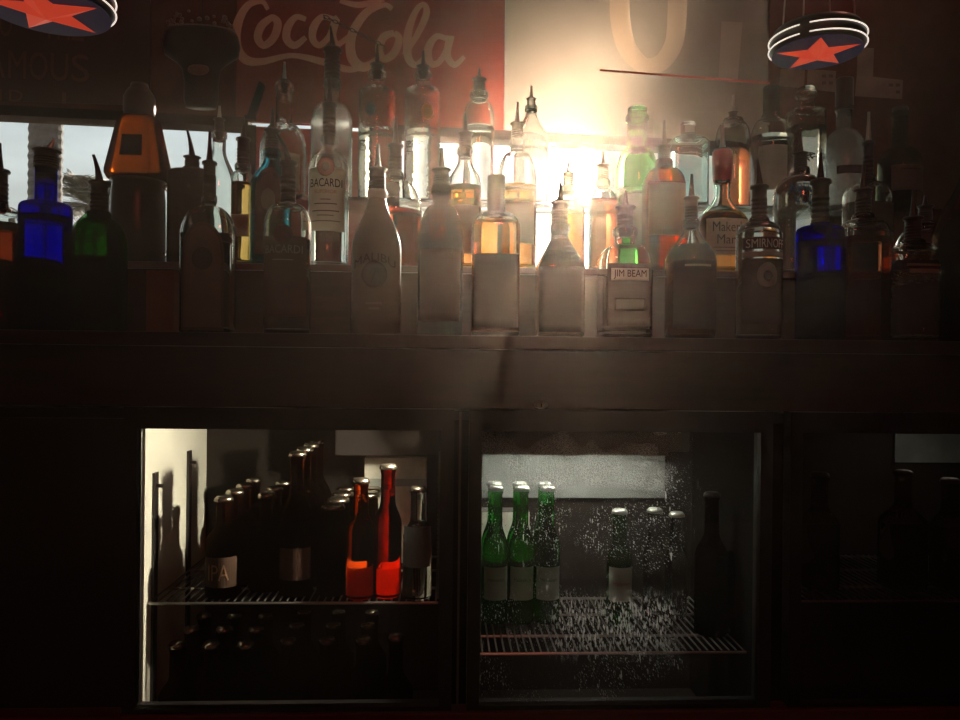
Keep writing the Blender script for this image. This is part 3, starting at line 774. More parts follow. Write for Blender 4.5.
r, S, s, Z = bottle('wax_sealed_bourbon_bottle', 'bulbous bourbon bottle with a red wax-dipped neck and pale label', 'M', 722, 172, 196, 226, 50, 16, 'clear', 'whisky', 214, (148, 124, 15, dict(metal=True)), shape='s', sec=3, dr=.85,
       labels=[dict(y0=222, y1=258, w=42, c=(.50, .34, .25), tr=.45), T("Maker's", 225, 235, 32, DK, bold=0), T('Mark', 238, 247, 24, DK, bold=0), dict(y0=250, y1=251, w=30, c=(.2, .12, .1), eps=.001), dict(y0=253.5, y1=254.2, w=26, c=(.2, .12, .1), eps=.001)])
bm = bmesh.new()
pw = [(9.6*s, Z(186))]
ringn = 28
ri = lathe(bm, [(9.2*s, Z(181)), (9.8*s, Z(172)), (10.2*s, Z(160)), (9.8*s, Z(152)), (8*s, Z(150))], ringn, closed_ends=False)
for k, v in enumerate(ri[0]): v.co.z -= (.006 if k % 5 == 0 else (.003 if k % 3 == 0 else 0))
link('wax_seal', bm, M_wax, r, True)
bottle('vodka_bottle', 'clear wide-bodied vodka bottle with blue block lettering', 'M', 800, 168, 176, 196, 50, 16, 'clear', 'water', 178, (152, 132, 14), shape='round',
       labels=[T('ABSOLUT', 188, 197.5, 38, (.02, .12, .32), bold=0, eps=.0010), T('VODKA', 199.5, 208.5, 30, (.02, .12, .32), bold=0, eps=.0010)])
bottle('scotch_bottle', 'clear-necked flat bottle with a dark label, behind the square decanter', 'M', 868, 176, 182, 198, 46, 12, 'clear', 'dark', 204, (140, 112, 11, dict(metal=True)), shape='round', sec=3, dr=.7,
       labels=[dict(y0=205, y1=234, w=38, c=(.05, .03, .025), tr=.1)])
bottle('brandy_bottle', 'rounded bottle with golden glowing shoulders by the right end', 'M', 925, 222, 226, 252, 56, 18, 'clear', 'gold', 246, (205, 195, 14), shape='round')
# ---- rear row on the glass shelf
bottle('rum_bottle', 'tall clear empty bottle with long neck behind the teal one', 'K', 284, 84, 124, 152, 46, 16, 'aged', None, None, (80, 62, 9, dict(metal=True)), shape='round',
       labels=[dict(y0=158, y1=194, w=22, c=(.25, .20, .17), dx=8, tr=.3)])
bottle('vodka_bottle', 'dome-shouldered frosted white bottle rising above the pale rum label', 'K', 332, 80, 103, 124, 41, 16, 'frost', None, None, (47, 26, 17, dict(lean=-.12)), shape='round')
bottle('vodka_bottle', 'flat-shouldered clear cylinder bottle with a small dark emblem, rear row', 'K', 377, 72, 89, 94, 36, 16, 'aged', 'water', 133, (64, 44, 13), shape='flat',
       labels=[dict(kind='disc', y0=109, y1=121, w=10, c=(.10, .09, .08), dx=-4)])
bottle('vodka_bottle', 'flat-shouldered clear cylinder bottle with a small orange emblem, rear row', 'K', 423, 72, 89, 95, 36, 15, 'aged', 'water', 133, (66, 50, 12), shape='flat',
       labels=[dict(kind='disc', y0=109, y1=125, w=12, c=(.75, .32, .16), dx=5, tr=.6)])
bottle('vodka_bottle', 'bright clear bottle with thick collar, rear row left of the sun', 'K', 479, 92, 102, 122, 32, 16, 'clear', 'water', 128, (78, 68, 13), shape='round')
bottle('tequila_bottle', 'clear narrow-necked bottle in the rear row nearest the sun glare', 'K', 531, 106, 112, 142, 36, 11, 'clear', 'water', 150, (98, 86, 9, dict(metal=True)), shape='s')
bottle('gin_bottle', 'square clear empty bottle with short neck, rear row right of the sun', 'K', 688, 134, 137, 144, 38, 13, 'pale', None, None, None, cap=(123, 15, G['clear']), sec=6, dr=.7, shape='round')
bottle('flavoured_rum_bottle', 'tall bottle of reddish spirit in the rear row behind the red wax neck', 'K', 733, 119, 122, 140, 34, 17, 'clear', 'blush', 148, (112, 95, 9, dict(metal=True)), shape='round')
bottle('vodka_bottle', 'large clear round-shouldered bottle with a tall dark cap and pale label', 'K', 771, 114, 118, 140, 40, 16, 'clear', 'water', 138, None, cap=(87, 16, thin('tinted cap plastic', (.35, .34, .33))), shape='round', dy=.04,
       labels=[dict(y0=150, y1=194, w=34, c=(.58, .53, .46), tr=.5)])
bottle('tequila_bottle', 'square-shouldered clear textured bottle with ringed neck, rear row', 'K', 806, 92, 110, 115, 33, 17, 'aged', 'water', 128, None, cap=(88, 17, G['clear']), sec=5, dr=.9, shape='flat', dy=-.02)
bottle('vodka_bottle', 'frosted grey bottle with a tall dark cap, rear row at right', 'K', 844, 106, 130, 160, 42, 15, 'frost', None, None, None, cap=(79, 17, M_cork), shape='round',
       labels=[dict(y0=170, y1=178, w=30, c=(.08, .08, .085), tr=.2)])
bottle('whisky_bottle', 'dark olive bottle with a pale label, last of the rear row', 'K', 900, 112, 148, 164, 40, 14, 'dgreen', 'dark', 160, None, cap=(108, 15, M_cork), shape='round',
       labels=[dict(y0=169, y1=194, w=32, c=(.16, .12, .10), tr=.2), dict(y0=173, y1=174, w=20, c=(.08, .06, .05), eps=.001)])

# ------------------------------------------------------------------ cooler
M_liner = mat('pale cooler liner', (.62, .60, .52), .35, noise=(.50, .49, .43), bump=.15, nscale=7)
M_lindk = mat('dark cooler liner', (.018, .014, .012), .6, spec=.15)
M_part = mat('matt black divider', (.006, .005, .004), .8, spec=.05)
M_wire = mat('grey coated wire', (.30, .28, .26), .3, .9)
M_led = mat('cooler lamp tube', (.8, .8, .75), .5, emit=(1, .93, .78), es=1.5)
ck = empty('bottle_cooler', ((x0+x1)/2, 1.35, .30)); tag(ck, 'long black three-door glass-front bottle cooler under the back bar', 'refrigerator')
def ckadd(o, par=None):
    par = par or ck; o.parent = par
    base = ck.location
    o.matrix_parent_inverse = Matrix.Translation(base).inverted() if par is ck else Matrix.Identity(4)
    return o
zt_, zb_ = zo_t, zo_b
cz0, cz1 = .31, zo_t+.03
yi0, yi1 = YC+.035, 1.55
ckadd(boxo('cabinet_top', (x0+.01, YC+.035, zt_+.014), (x1-.01, 1.6, zt_+.03), M_black))
ckadd(boxo('cabinet_back', (x0+.01, yi1, cz0), (x1-.01, yi1+.02, zt_), M_lindk))
ckadd(boxo('cabinet_floor', (x0+.01, YC+.035, cz0-.009), (x1-.01, yi1, cz0+.01), M_lindk))
bays = [(133, 441), (480, 762), (803, 1120)]
xl = [(xp(a), xp(b)) for a, b in bays]
# partitions
parts_x = [(x0+.01, xl[0][0], M_black), (xl[0][1], xl[1][0], M_part), (xl[1][1], xl[2][0], M_part), (xl[2][1], x1-.01, M_black)]
for a, b, m in parts_x: ckadd(boxo('partition', (a, YC+.035, cz0+.01), (b, yi1, zt_+.013), m))
ckadd(boxo('side_liner', (xl[0][0]+.0003, YC+.036, cz0+.02), (xl[0][0]+.003, yi1-.001, zt_+.0125), M_liner))
ckadd(boxo('side_liner', (xl[0][1]-.003, YC+.036, cz0+.02), (xl[0][1]-.0003, yi1-.001, zt_+.0008), M_dsteel))
ckadd(boxo('back_light_patch', (xl[1][0]+.001, yi1-.006, P(480, 497, yi1).z), (P(664, 480, yi1).x, yi1-.001, zt_-.001), mat('lit grey back liner', (.22, .235, .22), .5, noise=(.13, .14, .13), nscale=16)))  # paler pieces stand in for light falling on the upper back wall
ckadd(boxo('back_light_patch', (P(695, 470, yi1).x, yi1-.006, P(700, 481, yi1).z), (P(752, 470, yi1).x, yi1-.001, zt_-.001), bpy.data.materials['lit grey back liner']))
# front ledge
ckadd(boxo('kick_rail', (x0+.01, YC+.0, zb_-.05), (x1-.01, YC+.034, zb_-.004), M_ledge, bevel=.003))
# wire racks
zr = P(155, 598, YC+.07).z
zr2 = P(520, 652, YC+.05).z
for ib, (a, b) in enumerate(xl):
    zq = zr2 if ib == 1 else zr
    bm = bmesh.new(); n = int((b-a)/.0125)
    for i in range(n+1):
        X_ = a+.008+(b-a-.016)*i/n; tube(bm, [(X_, YC+.05, zq), (X_, yi1-.01, zq)], .0015, 6)
    for Y_ in (YC+.05, 1.33, 1.44, yi1-.01): tube(bm, [(a+.004, Y_, zq-.003), (b-.004, Y_, zq-.003)], .0024, 6)
    ckadd(link('wire_rack', bm, M_wire))
# pilaster strips with clips on the left liner
for Y_, za, zb2 in ((1.275, P(155, 473, 1.27).z, zr), (1.44, P(197, 450, 1.45).z, zr+.0)):
    X_ = xl[0][0]+.003
    bm = bmesh.new(); box(bm, (X_, Y_-.009, cz0+.03), (X_+.004, Y_+.009, za))
    o = ckadd(link('pilaster_strip', bm, M_black))
    bm = bmesh.new(); tube(bm, [(X_+.004, Y_, za-.022), (X_+.014, Y_, za-.022)], .003, 8)
    ckadd(link('shelf_clip', bm, M_dsteel))
# ruler-like strip on the right jamb
bm = bmesh.new(); X_ = xl[0][1]-.003
box(bm, (X_-.003, YC+.06, zr), (X_, YC+.075, P(430, 452, YC+.06).z))
for k in range(26): box(bm, (X_-.0045, YC+.062, zr+.005+k*.0078), (X_-.003, YC+.072, zr+.008+k*.0078))
ckadd(link('slotted_strip', bm, M_steel))
# evaporator housings
a, b = xl[0]
ckadd(boxo('fan_housing', (P(335, 440, YC+.20).x, YC+.20, P(400, 456, YC+.20).z), (b-.004, yi1-.001, zt_-.001), mat('housing black', (.012, .009, .008), .7, spec=.1), bevel=.003))
mat('housing grey', (.05, .045, .04), .6)
a, b = xl[1]
ckadd(boxo('fan_housing', (P(668, 440, YC+.10).x, YC+.10, P(700, 452, YC+.10).z), (P(690, 440, YC+.1).x, yi1-.007, zt_-.001), bpy.data.materials['housing grey'], bevel=.003))
ckadd(boxo('header_strip', (xl[1][0]+.001, YC+.036, P(600, 455, YC+.04).z), (P(668, 440, YC+.04).x, YC+.055, zt_-.001), bpy.data.materials['housing grey'], bevel=.001))
# doors
def dew(name, dense):
    def f(n, l):
        tcx = n.new('ShaderNodeTexCoord')
        t = n.new('ShaderNodeBsdfTransparent'); t.inputs[0].default_value = (.93, .94, .92, 1)
        g = n.new('ShaderNodeBsdfGlossy'); g.inputs['Roughness'].default_value = .02
        fr = n.new('ShaderNodeFresnel'); fr.inputs[0].default_value = 1.35
        x = n.new('ShaderNodeMixShader'); l.new(fr.outputs[0], x.inputs[0]); l.new(t.outputs[0], x.inputs[1]); l.new(g.outputs[0], x.inputs[2])
        if not dense: return x.outputs[0]
        # droplets: scattered beads, stretched to runs lower down
        def beads(sx, sz, thr, seed):
            mp = n.new('ShaderNodeMapping'); mp.inputs['Scale'].default_value = (sx, 1, sz); mp.inputs['Location'].default_value = (seed, 0, seed*.7)
            nz_ = n.new('ShaderNodeTexNoise'); nz_.inputs['Scale'].default_value = 1.0; nz_.inputs['Detail'].default_value = 2.5
            l.new(tcx.outputs['Object'], mp.inputs[0]); l.new(mp.outputs[0], nz_.inputs[0])
            r = n.new('ShaderNodeMapRange'); r.inputs[1].default_value = thr; r.inputs[2].default_value = thr+.05
            l.new(nz_.outputs[0], r.inputs[0]); return r.outputs[0], nz_.outputs[0]
        b1, h1 = beads(520, 420, .63, 3.1); b2, h2 = beads(300, 55, .66, 9.7)
        # condensation, its mask densest where light catches the glass: fine mist in a band at the top, runs low in the middle, few beads at the right
        sp_ = n.new('ShaderNodeSeparateXYZ'); l.new(tcx.outputs['Object'], sp_.inputs[0])
        def mr(src, a, b, lo=0., hi=1.):
            q = n.new('ShaderNodeMapRange'); q.interpolation_type = 'SMOOTHSTEP'
            q.inputs[1].default_value = a; q.inputs[2].default_value = b; q.inputs[3].default_value = lo; q.inputs[4].default_value = hi; l.new(src, q.inputs[0]); return q.outputs[0]
        def mul(a, b, op='MULTIPLY'):
            q = n.new('ShaderNodeMath'); q.operation = op
            for i_, v_ in enumerate((a, b)):
                if isinstance(v_, (int, float)): q.inputs[i_].default_value = v_
                else: l.new(v_, q.inputs[i_])
            return q.outputs[0]
        X, Z_ = sp_.outputs['X'], sp_.outputs['Z']
        px_ = lambda p: P(p, 560, YC+.02).x
        pz_ = lambda y: P(600, y, YC+.02).z
        cov = n.new('ShaderNodeTexNoise'); cov.inputs['Scale'].default_value = 13; cov.inputs['Detail'].default_value = 1
        l.new(tcx.outputs['Object'], cov.inputs[0])
        patch = mr(cov.outputs[0], .42, .62, .10, .8)
        band = mul(mr(Z_, pz_(500), pz_(480)), mr(X, px_(680), px_(650)))
        b3, h3 = beads(900, 800, .50, 5.3)
        runs = mul(mul(mr(Z_, pz_(585), pz_(612)), mr(Z_, pz_(668), pz_(630))), mul(mr(X, px_(540), px_(570)), mr(X, px_(692), px_(655))))
        b4, h4 = beads(360, 95, .56, 1.9)
        right = mr(X, px_(705), px_(670), .12, 1)
        base = mul(mul(mul(b1, b2, 'MAXIMUM'), patch), right)
        mm_ = mul(base, mul(mul(mul(band, b3), mr(cov.outputs[0], .35, .6, .25, 1)), mul(runs, mul(b4, b1, 'MAXIMUM')), 'MAXIMUM'), 'MAXIMUM')
        mm = n.new('ShaderNodeMath'); mm.operation = 'MULTIPLY'; l.new(mm_, mm.inputs[0]); mm.inputs[1].default_value = .9
        hs = n.new('ShaderNodeMath'); hs.operation = 'ADD'; l.new(h1, hs.inputs[0]); l.new(h2, hs.inputs[1])
        bu = n.new('ShaderNodeBump'); bu.inputs['Strength'].default_value = 1; bu.inputs['Distance'].default_value = .004; l.new(hs.outputs[0], bu.inputs['Height'])
        tr = n.new('ShaderNodeBsdfTranslucent'); tr.inputs[0].default_value = (.95, .96, .92, 1); l.new(bu.outputs[0], tr.inputs['Normal'])
        gl = n.new('ShaderNodeBsdfGlossy'); gl.inputs['Roughness'].default_value = .12; l.new(bu.outputs[0], gl.inputs['Normal'])
        dm = n.new('ShaderNodeMixShader'); dm.inputs[0].default_value = .3; l.new(tr.outputs[0], dm.inputs[1]); l.new(gl.outputs[0], dm.inputs[2])
        o = n.new('ShaderNodeMixShader'); l.new(mm.outputs[0], o.inputs[0]); l.new(x.outputs[0], o.inputs[1]); l.new(dm.outputs[0], o.inputs[2])
        return o.outputs[0]
    return shader_mat(name, f)
panes = [dew('clean door glass', False), dew('dewy door glass', True), bpy.data.materials['clean door glass']]
for i, (a, b) in enumerate(xl):
    fw = .019
    bm = bmesh.new()
    yA, yB = YC+.006, YC+.034
    box(bm, (a-fw, yA, zb_-.003), (a+.001, yB, zt_+.034)); box(bm, (b-.001, yA, zb_-.003), (b+fw, yB, zt_+.034))
    box(bm, (a+.001, yA, zt_), (b-.001, yB, zt_+.034)); box(bm, (a+.001, yA, zb_-.003), (b-.001, yB, zb_+.004))
    d = ckadd(link('door', bm, M_black))
    bm = bmesh.new(); box(bm, (a+.001, YC+.018, zb_+.004), (b-.001, YC+.021, zt_))
    g_ = link('door_glass', bm, panes[i]); g_.parent = d
    bm = bmesh.new(); tube(bm, [(a+.0018, YC+.022, zb_+.01), (a+.0018, YC+.022, zt_-.004)], .0014, 6); q = link('gasket', bm, M_dsteel); q.parent = d
bm = bmesh.new(); xs = xp(459); box(bm, (xs-.0018, YC+.004, zb_), (xs+.0018, YC+.008, zt_+.03)); ckadd(link('steel_edge_strip', bm, mat('worn steel edge', (.16, .12, .11), .35, .8)))
# cooler lamps: vertical tubes at the right inner jambs
def tube_lamp(pa, pb, e, col, Y_, tilt=0, spread=math.pi):
    A_, B_ = P(pa, 440, Y_), P(pb, 440, Y_); zz = zo_t + .008
    bm = bmesh.new(); tube(bm, [(A_.x, Y_, zz), (B_.x, Y_, zz)], .004, 10)
    ckadd(link('lamp_tube', bm, M_led))
    la = lamp('cooler_lamp_light', 'AREA', ((A_.x+B_.x)/2, Y_, zz-.006), e, col, shape='RECTANGLE', size=B_.x-A_.x, size_y=.008)
    la.rotation_euler.y = tilt; la.data.spread = spread
    return la
# bottles in the cooler
M_beerb = glass('dark beer bottle glass', (.22, .09, .04))
M_beerg = glass('green beer bottle glass', (.10, .65, .16))
M_crown = mat('crown cap metal', (.55, .48, .38), .25, 1.0)
M_crowng = mat('green crown cap', (.50, .52, .46), .3, .6)
def beer(name, lab, group, h, r, X_, Y_, z_, m, mcap, rn=.0125, wide=None, label=None, emb=None, proto={}):
    root = empty(name, (X_, Y_, z_)); tag(root, lab, 'bottle', group)
    key = (name, h, r)
    if key not in proto:
        bm = bmesh.new(); hs = h*.55; hn = h*.72
        prof = [(r*.9, 0), (r, .004), (r, hs*.5), (r, hs)]
        for k in range(1, 9): t = k/8; prof.append((rn+(r-rn)*(1-(3*t*t-2*t**3)), hs+(hn-hs)*t))
        prof += [(rn*.95, h-.016), (rn*1.05, h-.012), (rn*.98, h-.004)]
        lathe(bm, prof, 24); g1 = link('bottle_glass', bm, m, root, True)
        bm = bmesh.new(); q = wide or rn*1.12
        ri = lathe(bm, [(q*1.06, h-.008), (q, h-.003), (q*.8, h)], 24)
        for k, v in enumerate(ri[0]): v.co.x *= (1.05 if k % 2 else .97); v.co.y *= (1.05 if k % 2 else .97)
        g2 = link('crown_cap', bm, mcap, root, True)
        proto[key] = (g1, g2)
    else:
        for g_ in proto[key]:
            c = g_.copy(); COL.objects.link(c); c.parent = root
    if label:
        bm = bmesh.new(); z0_, z1_, c = label; n = 14
        rr = r+.0005
        A = [bm.verts.new((rr*math.sin(t), -rr*math.cos(t), z0_*h)) for t in [(-1.1+2.2*i/n) for i in range(n+1)]]
        B = [bm.verts.new((v.co.x, v.co.y, z1_*h)) for v in A]
        for i in range(n): bm.faces.new((A[i], A[i+1], B[i+1], B[i]))
        link('label', bm, lab_mat(c, .1), root)
    if emb:
        s_, zc_, w_, hh_, c = emb; vs_, fs = text_geo(s_, bold=0); bm = bmesh.new(); rr = r+.0012
        q = [bm.verts.new((rr*math.sin(a*w_/rr), -rr*math.cos(a*w_/rr), zc_*h+(b-.5)*hh_)) for a, b in vs_]
        for f in fs: bm.faces.new([q[i] for i in f])
        link('lettering', bm, ink(c), root)
    return root
tube_lamp(405, 430, 5.0, (1, .88, .68), YC+.05, R(62), R(130))
tube_lamp(490, 655, 1.6, (1, .95, .84), 1.45)
tube_lamp(900, 980, .05, (1, .85, .72), 1.42)  # lamp added to bring up the third bay's back and bottle glints
ckadd(boxo('back_light_patch', (P(893, 470, yi1).x, yi1-.006, P(900, 462, yi1).z), (P(1010, 470, yi1).x, yi1-.001, zt_-.001), bpy.data.materials['lit grey back liner']))  # paler piece for the light band on the third bay's back
zrk = zr + .0017; zrk2 = zr2 + .0017
def colx(px, Y_): return P(px, 500, Y_).x
hA = P(227, 496, 1.28).z - zrk
order = ['front', 'second', 'third', 'rear']
XA = colx(224, 1.28)
for k in range(4):
    beer('beer_bottle', f'stubby dark ale bottle, {order[k]} of the file along the pale liner', 'stubby ale bottles in the left cooler', hA, .029, XA, 1.28+.066*k, zrk, M_beerb, M_crown, wide=.0150,
         label=(.12, .42, (.05, .03, .022)) if k == 0 else None, emb=('IPA', .27, .036, .026, (.17, .09, .05)) if k == 0 else None)
hB = P(298, 446, 1.30).z - zrk
XB = colx(296, 1.28)
for k in range(4):
    beer('longneck_beer_bottle', f'tall dark longneck, {order[k]} of the file in the middle of the left bay', 'longneck bottles in the left cooler', hB*.97, .0285, XB, 1.29+.064*k, zrk, M_beerb, M_crown,
         label=(.12, .34, (.07, .04, .03)) if k == 0 else None, emb=None)
XC = (XA+XB)/2
for k in range(3):
    beer('beer_bottle', f'stubby dark ale bottle, {order[k]} between stubby file and longnecks', 'stubby ale bottles in the left cooler', hA, .029, XC+.003, 1.315+.066*k, zrk, M_beerb, M_crown, wide=.0150)
hD = P(331, 505, 1.28).z - zrk
for j, px in enumerate((333, 362)):
    for k in ((0, 1, 2, 3) if j == 0 else (2, 3)):
        beer('squat_bottle', f'short wide-capped dark bottle, {order[k-2*j]} of the {("left", "right")[j]} file beside the red drinks', 'short wide-capped bottles in the left cooler', hD, .0262, colx(px, 1.29), 1.29+.062*k-.008*j*(k-1), zrk, M_beerb, M_crown, wide=.0195)
M_redl = glass('red cooler drink', (.95, .12, .04), 1.36)
M_clr = glass('clear cooler bottle glass', (.90, .92, .90))
beer('red_soda_bottle', 'bottle of glowing red drink near the cooler lamp, left bay', None, P(386, 462, 1.30).z-zrk, .0235, colx(388, 1.275), 1.275, zrk, M_redl, M_crown)
beer('red_soda_bottle', 'shorter red drink bottle standing in front near the cooler lamp', None, P(362, 478, 1.27).z-zrk, .0235, colx(361, 1.268), 1.268, zrk, glass('orange red drink', (1.0, .30, .08), 1.36), M_crown, proto={})
beer('clear_soda_bottle', 'clear bottle with pale round label beside the right jamb, left bay', None, P(416, 486, 1.27).z-zrk, .0245, colx(418, 1.262), 1.265, zrk, M_clr, M_crown, label=(.30, .66, (.16, .18, .18)), proto={})
# pale reflector added to brighten the bases of the red drinks
bx = empty('low_reflector', (colx(368, 1.34), 1.345, zrk)); tag(bx, 'low pale reflector added behind the red drinks in the left cooler bay', 'tray')
hb = P(368, 566, 1.325).z-zrk; wt_ = 26*1.345/F
bm = bmesh.new()
box(bm, (-wt_, -.020, 0), (wt_, .020, .003)); box(bm, (-wt_, -.020, .003), (wt_, -.018, hb)); box(bm, (-wt_, .018, .003), (wt_, .020, hb)); box(bm, (-wt_, -.018, .003), (-wt_+.002, .018, hb)); box(bm, (wt_-.002, -.018, .003), (wt_, .018, hb))
link('reflector_body', bm, mat('pale carton', (.75, .70, .60), .6, noise=(.60, .58, .50)), bx)
bx = empty('cooler_box', (colx(396, 1.50), 1.505, zrk)); tag(bx, 'pale box standing in for a window reflection, back right of the left cooler bay', 'box')  # added box: takes a reflection's place and brightens the red drinks before it
boxo('carton_body', (-.060, -.03, 0), (.060, .03, P(408, 458, 1.475).z-zrk), mat('pale reflection board', (.85, .80, .68), .6, noise=(.5, .5, .44)), bx, .001)
boxo('tape', (-.0602, -.0303, .15), (.0602, -.0301, .165), mat('carton tape', (.3, .32, .3), .4), bx)
# lower level bottles
zl = cz0 + .0102
hl = P(215, 632, 1.33).z - zl
cnt = 0
rowsn = ['front', 'second', 'third']
for j, px in enumerate((182, 216, 250, 292, 330, 366)):
    for k in range(3):
        beer('beer_bottle', f'dark bottle on the cooler floor, {rowsn[k]} in the {["first","second","third","fourth","fifth","sixth"][j]} file from the left', 'dark bottles on the cooler floor', hl*(1 if j < 3 else 1.03), .029, colx(px, 1.3), 1.285+.072*k, zl, M_beerb, M_crown)
beer('labelled_beer_bottle', 'dark bottle with a pale label on the cooler floor at right of left bay', None, hl*1.08, .0295, colx(398, 1.28), 1.272, zl, M_beerb, M_crown, label=(.15, .36, (.22, .20, .19)), proto={})
# right cooler: green bottles
YG = 1.395
hG = P(519, 486, YG).z - zrk2
gn = ['left', 'middle', 'right']
M_glab = (.25, .30, .24)
for j in range(3):
    X_ = colx(496, YG) + j*.0485
    for k in range(2):
        beer('green_beer_bottle', f'green lager bottle, {("front", "back")[k]} of the {gn[j]} pair in the dewy cooler bay', 'green lager bottles in the dewy bay', hG, .0235, X_, YG+.050*k, zrk2, M_beerg, M_crowng,
             label=(.18, .42, M_glab) if k == 0 else None, emb=('Heineken', .33, .032, .007, (.03, .10, .04)) if k == 0 else None)
beer('green_beer_bottle', 'lone green lager bottle with red-marked label in the dewy bay', None, P(620, 509, YG).z-zrk2, .0235, colx(620, YG), YG, zrk2, M_beerg, M_crowng, label=(.20, .50, (.30, .31, .27)), emb=('Heineken', .36, .032, .007, (.35, .05, .04)), proto={})
for px, y, lab in ((655, 508, 'pale clear bottle right of the lone green one in the dewy bay'), (677, 512, 'clear bottle beside the dark divider in the dewy bay')):
    beer('clear_soda_bottle', lab, None, P(px, y, 1.42).z-zrk2, .0205, colx(px, 1.42), 1.42, zrk2, M_clr, M_crowng, proto={})
bx = empty('cooler_box', (colx(500, 1.515)-.008, 1.515, zrk2)); tag(bx, 'dark carton with a pale upper panel behind the green bottles in the dewy bay', 'box')
zc1 = P(500, 512, 1.49).z-zrk2; zc2 = P(500, 560, 1.49).z-zrk2
boxo('carton_body', (-.05, -.022, 0), (.066, .022, zc1), bpy.data.materials['housing grey'], bx, .001)
boxo('pale_panel', (-.0495, -.0232, zc2), (.0655, -.0222, zc1-.001), bpy.data.materials['pale carton'], bx)
# dark bottles right part of middle bay
for px, y, lab in ((712, 492, 'black bottle left of its twin behind the dewy glass divider'), (744, 500, 'black bottle at the right end of the dewy bay')):
    beer('dark_wine_bottle', lab, None, P(px, y, 1.33).z-zrk2, .029, colx(px, 1.33), 1.33, zrk2, glass('black wine glass', (.10, .07, .05)), M_dsteel, proto={})
# third bay: dim liquor bottles
for px, y, r_, lab in ((813, 472, .034, 'dim clear spirit bottle with speckled shoulder behind the right door'), (903, 470, .040, 'dim round-shouldered bottle with one bright glint behind the right door'), (950, 478, .032, 'dim bottle at the far right behind the right door')):
    beer('liquor_bottle', lab, None, P(px, y, 1.32).z-zrk, r_, colx(px, 1.32)+(.012 if px == 813 else 0), 1.32, zrk, glass('smoky glass', (.55, .48, .42)), M_dsteel, rn=.014, proto={})
# ------------------------------------------------------------------ pendant star lamps
M_lblk = mat('black lamp shade', (.012, .010, .010), .4)
M_neon = mat('white lit tube', (.9, .9, .85), .4, emit=(1, .86, .74), es=1.0)
M_lblue = mat('backlit blue plastic', (.008, .012, .07), .4, emit=(.02, .04, .25), es=.04)
M_lred = mat('backlit red plastic', (.75, .06, .03), .4, emit=(1, .09, .04), es=.42)
def star_lamp(px, py, wpx, Y, lab, rot, gap, cords=True, hz=.031):
    s = scale_at(px, Y); c = P(px, py, Y); Rr = wpx*s/2
    root = empty('pendant_lamp', (c.x, Y, c.z)); tag(root, lab, 'lamp', 'star pendant lamps'); root.rotation_euler.z = rot
    bm = bmesh.new(); lathe(bm, [(Rr*.93, .0), (Rr, .006), (Rr, hz), (Rr*.9, hz+.012), (Rr*.3, hz+.02)], 64)
    link('shade', bm, M_lblk, root, True)
    bm = bmesh.new(); lathe(bm, [(Rr*.955, -.003), (Rr*.93, .0005)], 64); link('blue_disc', bm, M_lblue, root)
    for zz in (.007, .024):
        bm = bmesh.new()
        for a0, a1 in ((gap+.10, gap+2*math.pi-.10),):
            pts = [((Rr+.002)*math.cos(a0+(a1-a0)*k/90), (Rr+.002)*math.sin(a0+(a1-a0)*k/90), zz) for k in range(91)]
            tube(bm, pts, .0012, 8)
        link('light_stripe', bm, M_neon, root, True)
    bm = bmesh.new(); ctr = bm.verts.new((0, 0, -.016)); pts = []
    for k in range(10):
        rr = Rr*(.90 if k % 2 == 0 else .36); a = math.pi/2 + k*math.pi/5
        pts.append(bm.verts.new((rr*math.cos(a), rr*math.sin(a), -.0032)))
    for k in range(10): bm.faces.new((ctr, pts[(k+1)%10], pts[k]))
    bm.faces.new(pts)
    bmesh.ops.recalc_face_normals(bm, faces=bm.faces[:])
    link('star', bm, M_lred, root)
    bm = bmesh.new(); lathe(bm, [(.03, ZT-c.z-.012), (.03, ZT-c.z)], 20); link('ceiling_rose', bm, M_lblk, root)
    for k in range(4):
        a = k*math.pi/2+.5
        bm = bmesh.new(); tube(bm, [(Rr*.8*math.cos(a), Rr*.8*math.sin(a), hz+.008), (.006*math.cos(a), .006*math.sin(a), ZT-c.z-.01)], .0017, 6)
        link('cord', bm, mat('pale cord', (.45, .40, .36), .6) if 'pale cord' not in bpy.data.materials else bpy.data.materials['pale cord'], root)
star_lamp(817, 52, 89, 1.42, 'hanging black disc lamp with red star and two white stripes, upper right', .25, R(215))
star_lamp(46, 9, 124, 1.16, 'hanging black disc lamp with red star, cut off at the upper left', -.5, R(100))

# hanging beaded lantern
s = scale_at(201, 1.9); c = P(201, 110, 1.9); Zl = lambda y: P(201, y, 1.9).z - c.z
hl_ = empty('hanging_lantern', c); tag(hl_, 'dark mushroom-shaped hanging lantern with a beaded crown, before the red sign', 'lantern')
bm = bmesh.new(); lathe(bm, [(15*s, Zl(108)), (17*s, Zl(100)), (17*s, Zl(82)), (19*s, Zl(70)), (24*s, Zl(64)), (36*s, Zl(56)), (38*s, Zl(46)), (36*s, Zl(36)), (33*s, Zl(31)), (10*s, Zl(30))], 36, ratio=[.5]*10)
M_lan = mat('dark bronze', (.014, .008, .007), .5, .3)
link('lantern_body', bm, M_lan, hl_, True)
bm = bmesh.new(); rnd = random.Random(2)
for k in range(70):
    a = rnd.uniform(0, 2*math.pi); rr = 33*s*rnd.uniform(.8, 1); zz = Zl(29) + rnd.random()**1.5*14*s*(.4+.6*abs(math.sin(a)))
    bmesh.ops.create_icosphere(bm, subdivisions=1, radius=rnd.uniform(1.2, 2.4)*s, matrix=Matrix.Translation((rr*math.cos(a), rr*.5*math.sin(a), zz)))
link('crown_beads', bm, mat('dull beads', (.12, .075, .06), .35), hl_, True)['kind'] = 'stuff'
bm = bmesh.new()
pts = [((-33+66*k/20)*s, -34*s*.5*math.sqrt(max(0, 1-((-33+66*k/20)/34)**2))-.001, Zl(32)) for k in range(21)]
